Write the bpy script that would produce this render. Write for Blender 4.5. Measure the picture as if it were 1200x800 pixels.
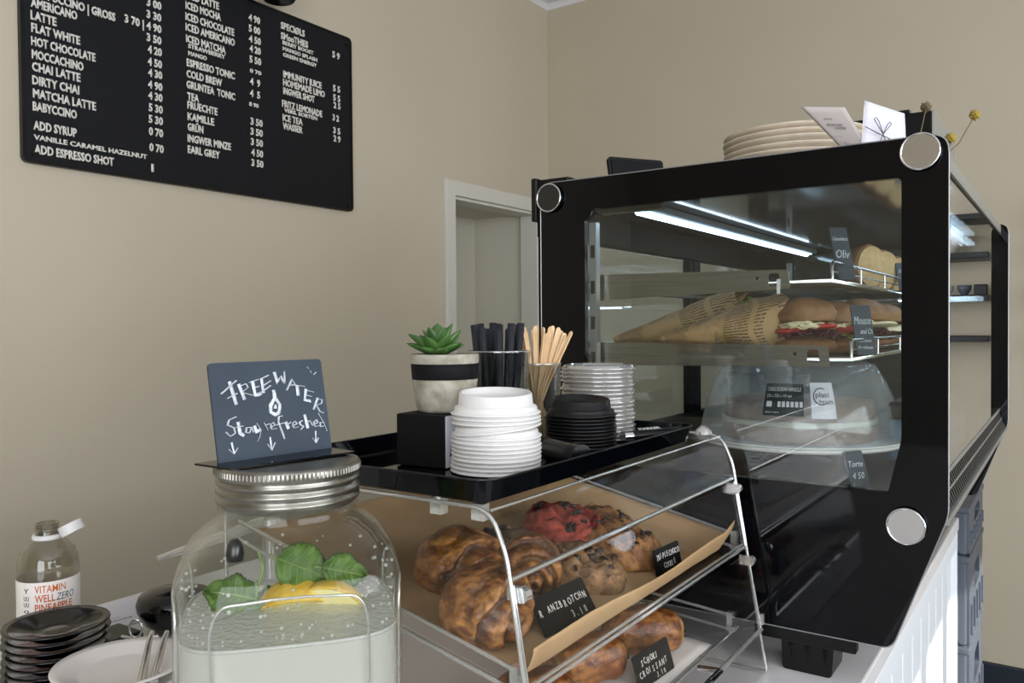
import bpy, bmesh, math, random
from mathutils import Vector, Matrix, Euler, noise
random.seed(7)
for o in list(bpy.data.objects): bpy.data.objects.remove(o)
S = bpy.context.scene
COL = S.collection
PI = math.pi
# ---------------------------------------------------------------- camera
cam_d = bpy.data.cameras.new('camera'); cam = bpy.data.objects.new('camera', cam_d); COL.objects.link(cam)
yaw, pit, rol = math.radians(34.557), math.radians(-1.0446), math.radians(-0.4847)
fw = Vector((-math.sin(yaw)*math.cos(pit), math.cos(yaw)*math.cos(pit), math.sin(pit)))
rt = fw.cross(Vector((0, 0, 1))).normalized(); up = rt.cross(fw)
r2 = rt*math.cos(rol)+up*math.sin(rol); u2 = -rt*math.sin(rol)+up*math.cos(rol)
cam.matrix_world = Matrix(((r2.x, u2.x, -fw.x, 0), (r2.y, u2.y, -fw.y, 0), (r2.z, u2.z, -fw.z, 1.45), (0, 0, 0, 1)))
cam_d.sensor_width = 36; cam_d.lens = 36*953.9/1200; cam_d.clip_start = 0.02
S.camera = cam
# ---------------------------------------------------------------- light
w = bpy.data.worlds.new('world'); S.world = w; w.use_nodes = True
bg = w.node_tree.nodes['Background']; bg.inputs[0].default_value = (0.75, 0.85, 1.0, 1); bg.inputs[1].default_value = 1.3
def area(name, loc, rot, sx, sy, power, col):
    d = bpy.data.lights.new(name, 'AREA'); d.shape = 'RECTANGLE'; d.size = sx; d.size_y = sy; d.energy = power; d.color = col
    o = bpy.data.objects.new(name, d); COL.objects.link(o); o.location = loc; o.rotation_euler = rot
    return o
# daylight entering the shop windows (right wall and the wall behind the viewer)
area('window_light_right', (2.96, 0.3, 1.75), (0, PI/2, 0), 1.5, 3.4, 56, (0.97, 0.98, 1.0))
area('window_light_front', (1.45, -2.45, 1.7), (PI/2, 0, 0), 2.2, 2.0, 54, (0.97, 0.98, 1.0))
sun_d = bpy.data.lights.new('sun', 'SUN'); sun_d.energy = 6; sun_d.angle = 0.009; sun_d.color = (1, 0.96, 0.9)
sun = bpy.data.objects.new('sun', sun_d); COL.objects.link(sun)
sun.rotation_euler = Vector((-0.80, 0.10, -0.435)).to_track_quat('-Z', 'Y').to_euler()
S.view_settings.view_transform = 'Standard'; S.view_settings.look = 'None'; S.view_settings.gamma = 1
S.view_settings.use_curve_mapping = False; S.view_settings.exposure = 0.55
S.cycles.transparent_max_bounces = 24; S.cycles.max_bounces = 12; S.cycles.transmission_bounces = 10

# ---------------------------------------------------------------- materials
def lin(c):
    if isinstance(c, str):
        c = [int(c[i:i+2], 16)/255 for i in (0, 2, 4)]
    return tuple((v/12.92 if v <= .04045 else ((v+.055)/1.055)**2.4) for v in c)+(1,)
def mat(name, col, rough=.5, metal=0, noise_scale=0, col2=None, bump=0, bump_scale=None, spec=.5, emit=None, coat=0, stretch=None, contrast=(.35, .65), alpha=None, trans=0, sss=0, vcol=False):
    m = bpy.data.materials.new(name); m.use_nodes = True
    n = m.node_tree.nodes; l = m.node_tree.links; b = n['Principled BSDF']
    b.inputs['Base Color'].default_value = lin(col); b.inputs['Roughness'].default_value = rough
    b.inputs['Metallic'].default_value = metal; b.inputs['Specular IOR Level'].default_value = spec
    b.inputs['Coat Weight'].default_value = coat; b.inputs['Coat Roughness'].default_value = .05
    if trans: b.inputs['Transmission Weight'].default_value = trans
    if sss:
        b.inputs['Subsurface Weight'].default_value = sss; b.inputs['Subsurface Scale'].default_value = .01
    if alpha is not None: b.inputs['Alpha'].default_value = alpha
    if emit: b.inputs['Emission Color'].default_value = lin(col); b.inputs['Emission Strength'].default_value = emit
    tc = n.new('ShaderNodeTexCoord'); mp = n.new('ShaderNodeMapping'); l.new(tc.outputs['Object'], mp.inputs[0])
    if stretch: mp.inputs['Scale'].default_value = stretch
    base = None
    if vcol:
        a = n.new('ShaderNodeAttribute'); a.attribute_name = 'Col'; base = a.outputs['Color']
    if noise_scale:
        nz = n.new('ShaderNodeTexNoise'); nz.inputs['Scale'].default_value = noise_scale; nz.inputs['Detail'].default_value = 6
        l.new(mp.outputs[0], nz.inputs[0])
        cr = n.new('ShaderNodeValToRGB'); cr.color_ramp.elements[0].position = contrast[0]; cr.color_ramp.elements[1].position = contrast[1]
        l.new(nz.outputs[0], cr.inputs[0])
        if vcol:
            cr.color_ramp.elements[0].color = (.62, .62, .62, 1); cr.color_ramp.elements[1].color = (1.15, 1.12, 1.05, 1)
            mx = n.new('ShaderNodeMix'); mx.data_type = 'RGBA'; mx.blend_type = 'MULTIPLY'; mx.inputs['Factor'].default_value = 1
            l.new(base, mx.inputs['A']); l.new(cr.outputs[0], mx.inputs['B']); base = mx.outputs['Result']
        else:
            cr.color_ramp.elements[0].color = lin(col); cr.color_ramp.elements[1].color = lin(col2 or col); base = cr.outputs[0]
    if base: l.new(base, b.inputs['Base Color'])
    if bump:
        nb = n.new('ShaderNodeTexNoise'); nb.inputs['Scale'].default_value = bump_scale or 60; nb.inputs['Detail'].default_value = 5
        l.new(mp.outputs[0], nb.inputs[0]); bp = n.new('ShaderNodeBump'); bp.inputs['Strength'].default_value = bump; bp.inputs['Distance'].default_value = .002
        l.new(nb.outputs[0], bp.inputs['Height']); l.new(bp.outputs[0], b.inputs['Normal'])
    return m
def glassy(name, tint='FFFFFF', base=.04, rough=.015, diffuse=0, dcol='FFFFFF', pw=4.0, edge=0.9, bump=0, bscale=30):
    """thin clear pane or shell: transparent + reflection that rises at grazing angles (+ haze)"""
    m = bpy.data.materials.new(name); m.use_nodes = True; n = m.node_tree.nodes; l = m.node_tree.links
    n.remove(n['Principled BSDF']); out = n['Material Output']
    tr = n.new('ShaderNodeBsdfTransparent'); tr.inputs[0].default_value = lin(tint)
    gl = n.new('ShaderNodeBsdfGlossy'); gl.inputs['Roughness'].default_value = rough; gl.inputs[0].default_value = (1, 1, 1, 1)
    lw = n.new('ShaderNodeLayerWeight'); lw.inputs[0].default_value = .5
    p = n.new('ShaderNodeMath'); p.operation = 'POWER'; p.inputs[1].default_value = pw; l.new(lw.outputs['Facing'], p.inputs[0])
    q = n.new('ShaderNodeMath'); q.operation = 'MULTIPLY_ADD'; q.inputs[1].default_value = edge; q.inputs[2].default_value = base; q.use_clamp = True; l.new(p.outputs[0], q.inputs[0])
    mx = n.new('ShaderNodeMixShader'); l.new(q.outputs[0], mx.inputs[0]); l.new(gl.outputs[0], mx.inputs[2])
    src = tr.outputs[0]
    if diffuse:
        df = n.new('ShaderNodeBsdfDiffuse'); df.inputs[0].default_value = lin(dcol)
        tl = n.new('ShaderNodeBsdfTranslucent'); tl.inputs[0].default_value = lin(dcol)
        m0 = n.new('ShaderNodeMixShader'); m0.inputs[0].default_value = .5; l.new(df.outputs[0], m0.inputs[1]); l.new(tl.outputs[0], m0.inputs[2])
        m1 = n.new('ShaderNodeMixShader'); m1.inputs[0].default_value = diffuse; l.new(src, m1.inputs[1]); l.new(m0.outputs[0], m1.inputs[2]); src = m1.outputs[0]
    l.new(src, mx.inputs[1]); l.new(mx.outputs[0], out.inputs[0])
    if bump:
        tc = n.new('ShaderNodeTexCoord'); nb = n.new('ShaderNodeTexNoise'); nb.inputs['Scale'].default_value = bscale; l.new(tc.outputs['Object'], nb.inputs[0])
        bp = n.new('ShaderNodeBump'); bp.inputs['Strength'].default_value = bump; bp.inputs['Distance'].default_value = .004; l.new(nb.outputs[0], bp.inputs['Height'])
        l.new(bp.outputs[0], gl.inputs['Normal']); l.new(bp.outputs[0], lw.inputs['Normal'])
    return m
M = {}
M['wall'] = mat('wall_paint', 'C6BCA8', .85, noise_scale=1.2, col2='CBC1AD', bump=.12, bump_scale=220)
M['wall_back'] = mat('back_wall_paint', 'BFB5A0', .85, noise_scale=1.2, col2='C4BAA5', bump=.12, bump_scale=220)
M['niche'] = mat('niche_paint', 'CFCBBB', .8)
M['white_paint'] = mat('white_paint', 'D8D6CC', .5, bump=.05, bump_scale=90)
M['ceiling'] = mat('ceiling_paint', 'E8E8EA', .9)
M['floor'] = mat('floor_dark', '30343C', .5, noise_scale=3, col2='3A3E46')
M['navy'] = mat('navy_skirting', '1B2430', .5)
M['marble'] = mat('white_worktop', 'D6D4D4', .25, noise_scale=9, col2='E2E0E0', contrast=(.3, .6))
M['board_white'] = mat('white_boarding', 'DDE2E6', .5, bump=.1, bump_scale=60)
M['black_gloss'] = mat('black_glossy_glass', '020306', .05, spec=.28)
M['black_metal'] = mat('black_metal', '050608', .4, spec=.3)
M['black_satin'] = mat('black_plastic', '060607', .3, spec=.35)
M['black_matte'] = mat('black_matte', '08080A', .7, spec=.2)
M['dark_slate'] = mat('chalkboard', '232F3C', .6, noise_scale=14, col2='2E3C4B', contrast=(.3, .75))
M['steel'] = mat('brushed_steel', '8B8880', .32, 1, noise_scale=40, col2='9A978F', stretch=(.3, 8, 8))
M['steel_dark'] = mat('dark_steel', '4B4C4E', .28, 1)
M['chrome'] = mat('chrome', 'D9D9DA', .08, 1)
M['wire'] = mat('polished_wire', 'C9C9C6', .18, 1)
M['alu'] = mat('aluminium', 'A5A7A8', .4, .8)
M['mirror_steel'] = mat('mirror_ceiling_steel', '6C7680', .08, 1)
M['led'] = mat('led_light', 'CFE9FF', .5, emit=7)
M['led_soft'] = mat('led_diffuser', 'BFE0FA', .5, emit=1.6)
M['black_inner'] = mat('black_inner_metal', '030407', .6, spec=.12)
M['led_dim'] = mat('led_holder', '6A7075', .4, .5)
M['case_glass'] = glassy('case_glass', 'F4F7F6', .05, .01)
M['far_glass'] = glassy('reflection_tint_far_glass', '76828A', .06, .01)  # grey-blue tint paints in the dim mirrored look at the far end
M['side_glass'] = glassy('customer_side_glass', 'F0F3F1', .05, .005, pw=3, edge=.95)
M['acrylic'] = glassy('clear_acrylic', 'FBFBFB', .018, .015, pw=5, edge=.35)
M['acrylic_edge'] = glassy('acrylic_polished_edge', 'E8ECEA', .35, .08, diffuse=.35, dcol='F4F4F0', pw=2)
M['jar_glass'] = glassy('jar_glass', 'F6F7F5', .012, .02, pw=3.2, edge=.65, bump=.12, bscale=25)
M['glass_thin'] = glassy('drinking_glass', 'EFF2F2', .06, .01, pw=2.6, edge=.7, bump=.1)
M['dome'] = glassy('frosted_dome_plastic', 'E2E9EF', .06, .08, diffuse=.25, dcol='E6EEF6', pw=3, edge=.4)
M['clear_lid'] = glassy('clear_lid_plastic', 'F4F4F2', .2, .12, diffuse=.26, dcol='F2F0EC', pw=1.5, edge=.6)
M['water'] = glassy('sparkling_water', 'E8E8E6', .04, .12, diffuse=.82, dcol='F8F8F5', pw=3, edge=.4, bump=.5, bscale=60)
M['water_top'] = glassy('sparkling_water_surface', 'E2E6E2', .06, .25, diffuse=.66, dcol='F2F2EF', pw=3, edge=.4, bump=1, bscale=160)
M['bottle_glass'] = glassy('bottle_plastic', 'E6E4DC', .06, .03, pw=2.2, edge=.6, bump=.2)
M['white_plastic'] = mat('white_plastic', 'DEDCDA', .42)
M['black_lid'] = mat('black_lid_plastic', '0B0B0C', .38, spec=.4)
M['porcelain'] = mat('white_porcelain', 'E9E4E0', .18)
M['beige_plate'] = mat('beige_porcelain', 'CDBFAB', .25, noise_scale=30, col2='D6C9B5')
M['black_ceramic'] = mat('black_ceramic', '040304', .1)
M['concrete'] = mat('concrete_pot', '86816F', .85, noise_scale=70, col2='A8A396', bump=.4, bump_scale=160)
M['succulent'] = mat('succulent_green', '2A4C20', .4, noise_scale=25, col2='547A3C')
M['soil'] = mat('soil', '2A2018', .95, bump=1, bump_scale=80)
M['straw'] = mat('black_paper', '171A22', .6)
M['birch'] = mat('birch_wood', 'D9B588', .6, noise_scale=30, col2='E6C89E', stretch=(4, 4, .4))
M['kraft'] = mat('kraft_paper', 'A88860', .8, noise_scale=7, col2='BA9A70', bump=.5, bump_scale=25)
M['card'] = mat('white_card', 'D2D1DA', .7)
M['card_pink'] = mat('pale_card', 'E3DBDA', .7)
M['ink'] = mat('black_ink', '17171A', .7)
M['ink_grey'] = mat('grey_ink', '6B6766', .7)
M['chalk'] = mat('chalk', 'D9DEE2', .9, noise_scale=240, col2='AEB8C0')
M['letter'] = mat('white_letters', 'E6E3DC', .5)
M['label_white'] = mat('white_label', 'E8E2DC', .6)
M['orange_ink'] = mat('orange_ink', 'C8602A', .6)
M['navy_ink'] = mat('navy_ink', '1E2A48', .6)
M['label_dark'] = mat('dark_label', '23282C', .5)
M['lemon'] = mat('lemon', 'D9AC3C', .4, noise_scale=120, col2='E6C45E', bump=.4, bump_scale=150)
M['lemon_flesh'] = mat('lemon_flesh', 'EAD98C', .3, noise_scale=60, col2='F4E9B0')
M['mint'] = mat('mint_leaf', '3A5A18', .5, noise_scale=40, col2='5F8030', bump=1, bump_scale=150)
M['pastry'] = mat('baked_pastry', 'A0652F', .42, vcol=True, noise_scale=120, bump=1, bump_scale=150, coat=.12)
M['cookie'] = mat('baked_cookie', '8A5A34', .7, vcol=True, noise_scale=150, bump=1, bump_scale=120)
M['chocolate'] = mat('chocolate', '23140E', .35)
M['bread'] = mat('bread_crust', '96704A', .65, noise_scale=30, col2='6E4424', bump=.6, bump_scale=100)
M['crumb'] = mat('bread_crumb', 'C2A478', .8, noise_scale=80, col2='B0905F', bump=.8, bump_scale=120)
M['tomato'] = mat('tomato', 'A8271B', .3)
M['cheese'] = mat('cheese', 'E8DDB4', .4)
M['red_leaf'] = mat('red_lettuce', '3A1420', .5, noise_scale=40, col2='5C2232')
M['lettuce'] = mat('lettuce', '5E7A32', .5, noise_scale=40, col2='8FA758')
M['cake'] = mat('cake_sponge', '96705A', .8, noise_scale=50, col2='B48C74', bump=.8, bump_scale=90)
M['cream'] = mat('cream', 'E3D6BC', .5)
M['blue_box'] = mat('blue_plastic', '5F88A8', .4)
M['grey_crate'] = mat('grey_plastic', '565D67', .5, noise_scale=20, col2='484E57', stretch=(1, 1, .2))
M['flower'] = mat('dried_yellow_flower', 'B09A45', .9, bump=1, bump_scale=300)
M['stem'] = mat('dried_stem', '6F6145', .9)
M['grey_side'] = mat('grey_laminate', '8F8E86', .5)
M['foil'] = mat('silver_foil', 'B9B7AE', .25, 1)
# board material: fine grid of peg holes
def pegs():
    m = mat('peg_board', '101216', .6, spec=.25); n = m.node_tree.nodes; l = m.node_tree.links; b = n['Principled BSDF']
    tc = n.new('ShaderNodeTexCoord'); sp = n.new('ShaderNodeSeparateXYZ'); l.new(tc.outputs['Object'], sp.inputs[0]); r = []
    for ax in ('Y', 'Z'):
        a = n.new('ShaderNodeMath'); a.operation = 'MULTIPLY'; a.inputs[1].default_value = 2*PI/.0085; l.new(sp.outputs[ax], a.inputs[0])
        s = n.new('ShaderNodeMath'); s.operation = 'SINE'; l.new(a.outputs[0], s.inputs[0]); r.append(s)
    p = n.new('ShaderNodeMath'); p.operation = 'ADD'; l.new(r[0].outputs[0], p.inputs[0]); l.new(r[1].outputs[0], p.inputs[1])
    g = n.new('ShaderNodeMath'); g.operation = 'GREATER_THAN'; g.inputs[1].default_value = 1.0; l.new(p.outputs[0], g.inputs[0])
    mx = n.new('ShaderNodeMix'); mx.data_type = 'RGBA'; mx.inputs['A'].default_value = lin('14161B'); mx.inputs['B'].default_value = lin('050608'); l.new(g.outputs[0], mx.inputs['Factor'])
    l.new(mx.outputs['Result'], b.inputs['Base Color']); bp = n.new('ShaderNodeBump'); bp.invert = True; bp.inputs['Strength'].default_value = .4; bp.inputs['Distance'].default_value = .002
    l.new(g.outputs[0], bp.inputs['Height']); l.new(bp.outputs[0], b.inputs['Normal']); return m
M['pegs'] = pegs()
# newspaper print: columns of tiny text lines on kraft paper
def newsprint():
    m = mat('newsprint_kraft', 'A07F55', .75, noise_scale=10, col2='B59468', bump=.9, bump_scale=30); n = m.node_tree.nodes; l = m.node_tree.links; b = n['Principled BSDF']
    src = b.inputs['Base Color'].links[0].from_socket
    uv = n.new('ShaderNodeUVMap'); sp = n.new('ShaderNodeSeparateXYZ'); l.new(uv.outputs[0], sp.inputs[0])
    def math_(op, a, v=None, b2=None):
        k = n.new('ShaderNodeMath'); k.operation = op
        l.new(a, k.inputs[0])
        if b2 is not None: l.new(b2, k.inputs[1])
        elif v is not None: k.inputs[1].default_value = v
        return k.outputs[0]
    ln = math_('GREATER_THAN', math_('FRACT', math_('MULTIPLY', sp.outputs['Y'], 52)), .5)
    cx = math_('GREATER_THAN', math_('FRACT', math_('MULTIPLY', sp.outputs['X'], 4)), .18)
    nz = n.new('ShaderNodeTexNoise'); nz.inputs['Scale'].default_value = 1; mp = n.new('ShaderNodeMapping'); mp.inputs['Scale'].default_value = (90, 52, 1)
    l.new(uv.outputs[0], mp.inputs[0]); l.new(mp.outputs[0], nz.inputs[0]); wd = math_('GREATER_THAN', nz.outputs[0], .42)
    n2 = n.new('ShaderNodeTexNoise'); n2.inputs['Scale'].default_value = 3.0; l.new(uv.outputs[0], n2.inputs[0]); blk = math_('GREATER_THAN', n2.outputs[0], .44)
    f = math_('MULTIPLY', math_('MULTIPLY', ln, None, cx), None, math_('MULTIPLY', wd, None, blk)); f = math_('MULTIPLY', f, .8)
    mx = n.new('ShaderNodeMix'); mx.data_type = 'RGBA'; l.new(f, mx.inputs['Factor']); l.new(src, mx.inputs['A']); mx.inputs['B'].default_value = lin('2E2317')
    l.new(mx.outputs['Result'], b.inputs['Base Color']); return m
M['news'] = newsprint()

# ---------------------------------------------------------------- mesh helpers
def rootloc(p):
    while p is not None and p.parent is not None: p = p.parent
    return Vector(p.location) if p is not None else Vector((0, 0, 0))
class MB:
    def __init__(s): s.v = []; s.f = []; s.m = []; s.sm = []; s.col = None; s.uv = None
    def add(s, vs, fs, mi=0, smooth=False):
        o = len(s.v); s.v += [Vector(p) for p in vs]
        for f in fs: s.f.append([i+o for i in f]); s.m.append(mi); s.sm.append(smooth)
        return s
    def box(s, a, b, mi=0, rot=None, piv=None):
        x0, y0, z0 = a; x1, y1, z1 = b
        vs = [Vector(p) for p in ((x0,y0,z0),(x1,y0,z0),(x1,y1,z0),(x0,y1,z0),(x0,y0,z1),(x1,y0,z1),(x1,y1,z1),(x0,y1,z1))]
        if rot is not None:
            c = Vector(piv) if piv else (Vector(a)+Vector(b))/2
            R = Euler(rot).to_matrix(); vs = [R@(p-c)+c for p in vs]
        return s.add(vs, [(0,3,2,1),(4,5,6,7),(0,1,5,4),(1,2,6,5),(2,3,7,6),(3,0,4,7)], mi)
    def prism(s, poly, plane, a, b, mi=0, smooth=False):
        n = len(poly)
        def P(p, t):
            return {'xz': (p[0], t, p[1]), 'yz': (t, p[0], p[1]), 'xy': (p[0], p[1], t)}[plane]
        vs = [P(p, a) for p in poly]+[P(p, b) for p in poly]
        s.add(vs, [list(range(n))[::-1], list(range(n, 2*n))], mi)
        o = len(s.v)-2*n
        for i in range(n):
            j = (i+1) % n; s.f.append([o+i, o+j, o+n+j, o+n+i]); s.m.append(mi); s.sm.append(smooth)
        return s
    def tube(s, pts, r, n=8, mi=0, closed=False, rx=None):
        pts = [Vector(p) for p in pts]; k = len(pts); vs = []; fs = []
        prev = None
        for i, p in enumerate(pts):
            if closed: t = (pts[(i+1) % k]-pts[i-1])
            else: t = pts[min(i+1, k-1)]-pts[max(i-1, 0)]
            t.normalize()
            if prev is None:
                a = Vector((0, 0, 1)) if abs(t.z) < .9 else Vector((1, 0, 0)); nx = t.cross(a).normalized()
            else: nx = (prev-t*prev.dot(t)).normalized()
            prev = nx; ny = t.cross(nx)
            rr = r[i] if isinstance(r, (list, tuple)) else r
            for j in range(n):
                a = 2*PI*j/n; vs.append(p+nx*(math.cos(a)*rr)+ny*(math.sin(a)*(rr if rx is None else rx)))
        for i in range(k if closed else k-1):
            for j in range(n):
                a = i*n+j; b = i*n+(j+1) % n; c = ((i+1) % k)*n+(j+1) % n; d = ((i+1) % k)*n+j; fs.append((a, b, c, d))
        s.add(vs, fs, mi, True)
        if not closed: s.add([vs[j] for j in range(n)], [tuple(range(n))[::-1]], mi); s.add([vs[(k-1)*n+j] for j in range(n)], [tuple(range(n))], mi)
        return s
    def lathe(s, prof, n=40, c=(0, 0, 0), mi=0, sq=None, rot=0, sharp=False):
        vs = []; k = len(prof); c = Vector(c)
        for r, z in prof:
            for j in range(n):
                a = 2*PI*j/n; q = 1
                if sq:
                    ca, sa = abs(math.cos(a)), abs(math.sin(a)); e = sq(r) if callable(sq) else sq
                    q = (ca**e+sa**e)**(-1/e)
                vs.append(c+Vector((math.cos(a+rot)*r*q, math.sin(a+rot)*r*q, z)))
        fs = []
        for i in range(k-1):
            for j in range(n): fs.append((i*n+j, i*n+(j+1) % n, (i+1)*n+(j+1) % n, (i+1)*n+j))
        s.add(vs, fs, mi, not sharp)
        if prof[0][0] > 1e-6 and getattr(s, 'cap0', True): pass
        return s
    def disc(s, c, r, n=40, mi=0, sq=None, rot=0, flip=False):
        vs = []
        for j in range(n):
            a = 2*PI*j/n; q = 1
            if sq:
                ca, sa = abs(math.cos(a)), abs(math.sin(a)); q = (ca**sq+sa**sq)**(-1/sq)
            vs.append(Vector(c)+Vector((math.cos(a+rot)*r*q, math.sin(a+rot)*r*q, 0)))
        return s.add(vs, [tuple(range(n))[::-1] if flip else tuple(range(n))], mi)
    def cyl(s, a, b, r, n=20, mi=0): return s.tube([a, b], r, n, mi)
    def grid(s, fn, nu, nv, mi=0, smooth=True, uv=False):
        vs = []; uvs = []
        for i in range(nu+1):
            for j in range(nv+1): vs.append(Vector(fn(i/nu, j/nv))); uvs.append((i/nu, j/nv))
        fs = [(i*(nv+1)+j, (i+1)*(nv+1)+j, (i+1)*(nv+1)+j+1, i*(nv+1)+j+1) for i in range(nu) for j in range(nv)]
        if uv: s.uv = (s.uv or []) + [[uvs[k] for k in f] for f in fs]
        return s.add(vs, fs, mi, smooth)
    def mesh(s, mats, off=Vector((0, 0, 0))):
        me = bpy.data.meshes.new('m'); me.from_pydata([tuple(p-off) for p in s.v], [], s.f)
        for m_ in mats: me.materials.append(M[m_] if isinstance(m_, str) else m_)
        me.polygons.foreach_set('material_index', s.m); me.polygons.foreach_set('use_smooth', s.sm)
        if s.col:
            ca = me.color_attributes.new('Col', 'FLOAT_COLOR', 'POINT')
            for i, c in enumerate(s.col): ca.data[i].color = c
        if s.uv:
            ul = me.uv_layers.new(name='UVMap'); k = 0
            for q in s.uv:
                for t in q: ul.data[k].uv = t; k += 1
        me.update(); return me
    def build(s, name, mats, parent=None, bevel=0, solid=0, segs=2, recalc=True):
        if isinstance(mats, str): mats = [mats]
        me = s.mesh(mats, rootloc(parent))
        if recalc:
            bm = bmesh.new(); bm.from_mesh(me); bmesh.ops.recalc_face_normals(bm, faces=bm.faces); bm.to_mesh(me); bm.free()
        o = bpy.data.objects.new(name, me); COL.objects.link(o)
        if parent: o.parent = parent
        if solid:
            k = o.modifiers.new('solid', 'SOLIDIFY'); k.thickness = solid; k.offset = 0
        if bevel:
            k = o.modifiers.new('bevel', 'BEVEL'); k.width = bevel; k.segments = segs; k.limit_method = 'ANGLE'; k.angle_limit = .6
        return o
def tag(o, label=None, cat=None, group=None, kind=None):
    if label: o['label'] = label
    if cat: o['category'] = cat
    if group: o['group'] = group
    if kind: o['kind'] = kind
    return o
def thing(name, loc, label, cat, group=None):
    o = bpy.data.objects.new(name, None); COL.objects.link(o); o.location = loc; o.empty_display_size = .05
    bpy.context.view_layer.update() if False else None
    return tag(o, label, cat, group)
KIDS = {}
def kids(o): return [c for c in COL.objects if c.parent == o]
def dup(root, loc, rot=(0, 0, 0), label=None, group=None):
    r = root.copy(); COL.objects.link(r); r.location = loc; r.rotation_euler = rot
    if label: r['label'] = label
    if group: r['group'] = group
    for c in kids(root):
        d = c.copy(); COL.objects.link(d); d.parent = r
        for g in kids(c):
            e = g.copy(); COL.objects.link(e); e.parent = d
    return r
def rpoly(pts, r, n=5):
    out = []; k = len(pts)
    for i in range(k):
        p = Vector(pts[i]).to_2d(); a = Vector(pts[i-1]).to_2d(); b = Vector(pts[(i+1) % k]).to_2d()
        rr = r[i] if isinstance(r, (list, tuple)) else r
        if rr <= 0: out.append(tuple(p)); continue
        u = (a-p).normalized(); v = (b-p).normalized(); s0 = p+u*rr; s1 = p+v*rr
        for j in range(n+1):
            t = j/n; out.append(tuple(s0*(1-t)**2+p*2*t*(1-t)+s1*t*t))
    return out
def plate(outer, holes, th, name='p'):
    """flat polygon with holes, extruded; returned as mesh in local xy, z = 0..th"""
    cu = bpy.data.curves.new(name, 'CURVE'); cu.dimensions = '2D'; cu.fill_mode = 'BOTH'; cu.extrude = th/2
    for poly in [outer]+holes:
        sp = cu.splines.new('POLY'); sp.points.add(len(poly)-1); sp.use_cyclic_u = True
        for i, p in enumerate(poly): sp.points[i].co = (p[0], p[1], 0, 1)
    ob = bpy.data.objects.new(name, cu); COL.objects.link(ob)
    me = bpy.data.meshes.new_from_object(ob); bpy.data.objects.remove(ob); bpy.data.curves.remove(cu)
    return me
def mesh_obj(name, me, mats, parent, M4):
    """place a local mesh by matrix given in world, baked into the vertices"""
    me.transform(M4); off = rootloc(parent); me.transform(Matrix.Translation(-off))
    me.materials.clear()
    for m_ in ([mats] if isinstance(mats, str) else mats): me.materials.append(M[m_])
    o = bpy.data.objects.new(name, me); COL.objects.link(o)
    if parent: o.parent = parent
    return o
def frame(origin, ux, uy):
    ux = Vector(ux).normalized(); uy = Vector(uy); uy = (uy-ux*uy.dot(ux)).normalized(); uz = ux.cross(uy)
    o = Vector(origin)
    return Matrix(((ux.x, uy.x, uz.x, o.x), (ux.y, uy.y, uz.y, o.y), (ux.z, uy.z, uz.z, o.z), (0, 0, 0, 1)))
HREF = None
def text_mesh(body, cap, width=None, ext=.0005, off=0.0, xs=1.0, shear=0, track=1.0):
    cu = bpy.data.curves.new('t', 'FONT'); cu.body = body; cu.size = 1; cu.offset = off; cu.extrude = 0; cu.resolution_u = 2; cu.shear = shear
    cu.space_character = track
    ob = bpy.data.objects.new('t', cu); COL.objects.link(ob); me = bpy.data.meshes.new_from_object(ob)
    bpy.data.objects.remove(ob); bpy.data.curves.remove(cu)
    sy = cap/.73
    xsn = [v.co.x for v in me.vertices]; x0, x1 = min(xsn), max(xsn)
    sx = sy*xs if width is None else width/(x1-x0)
    for v in me.vertices: v.co.x = (v.co.x-x0)*sx; v.co.y *= sy
    if ext:
        bm = bmesh.new(); bm.from_mesh(me); r = bmesh.ops.extrude_face_region(bm, geom=bm.faces[:])
        for e in r['geom']:
            if isinstance(e, bmesh.types.BMVert): e.co.z += ext
        bm.to_mesh(me); bm.free()
    return me
def text(name, body, cap, origin, ux, uy, matn, parent, width=None, ext=.0005, off=0.0, xs=1.0, shear=0, track=1.0):
    return mesh_obj(name, text_mesh(body, cap, width, ext, off, xs, shear, track), matn, parent, frame(origin, ux, uy))
def struct(name, mb, mats, parent=None, bevel=0): o = mb.build(name, mats, parent, bevel); o['kind'] = 'structure'; return o
def fbm(p, s, o=4): return noise.fractal(Vector(p)*s, 1.0, 2.0, o)
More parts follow.
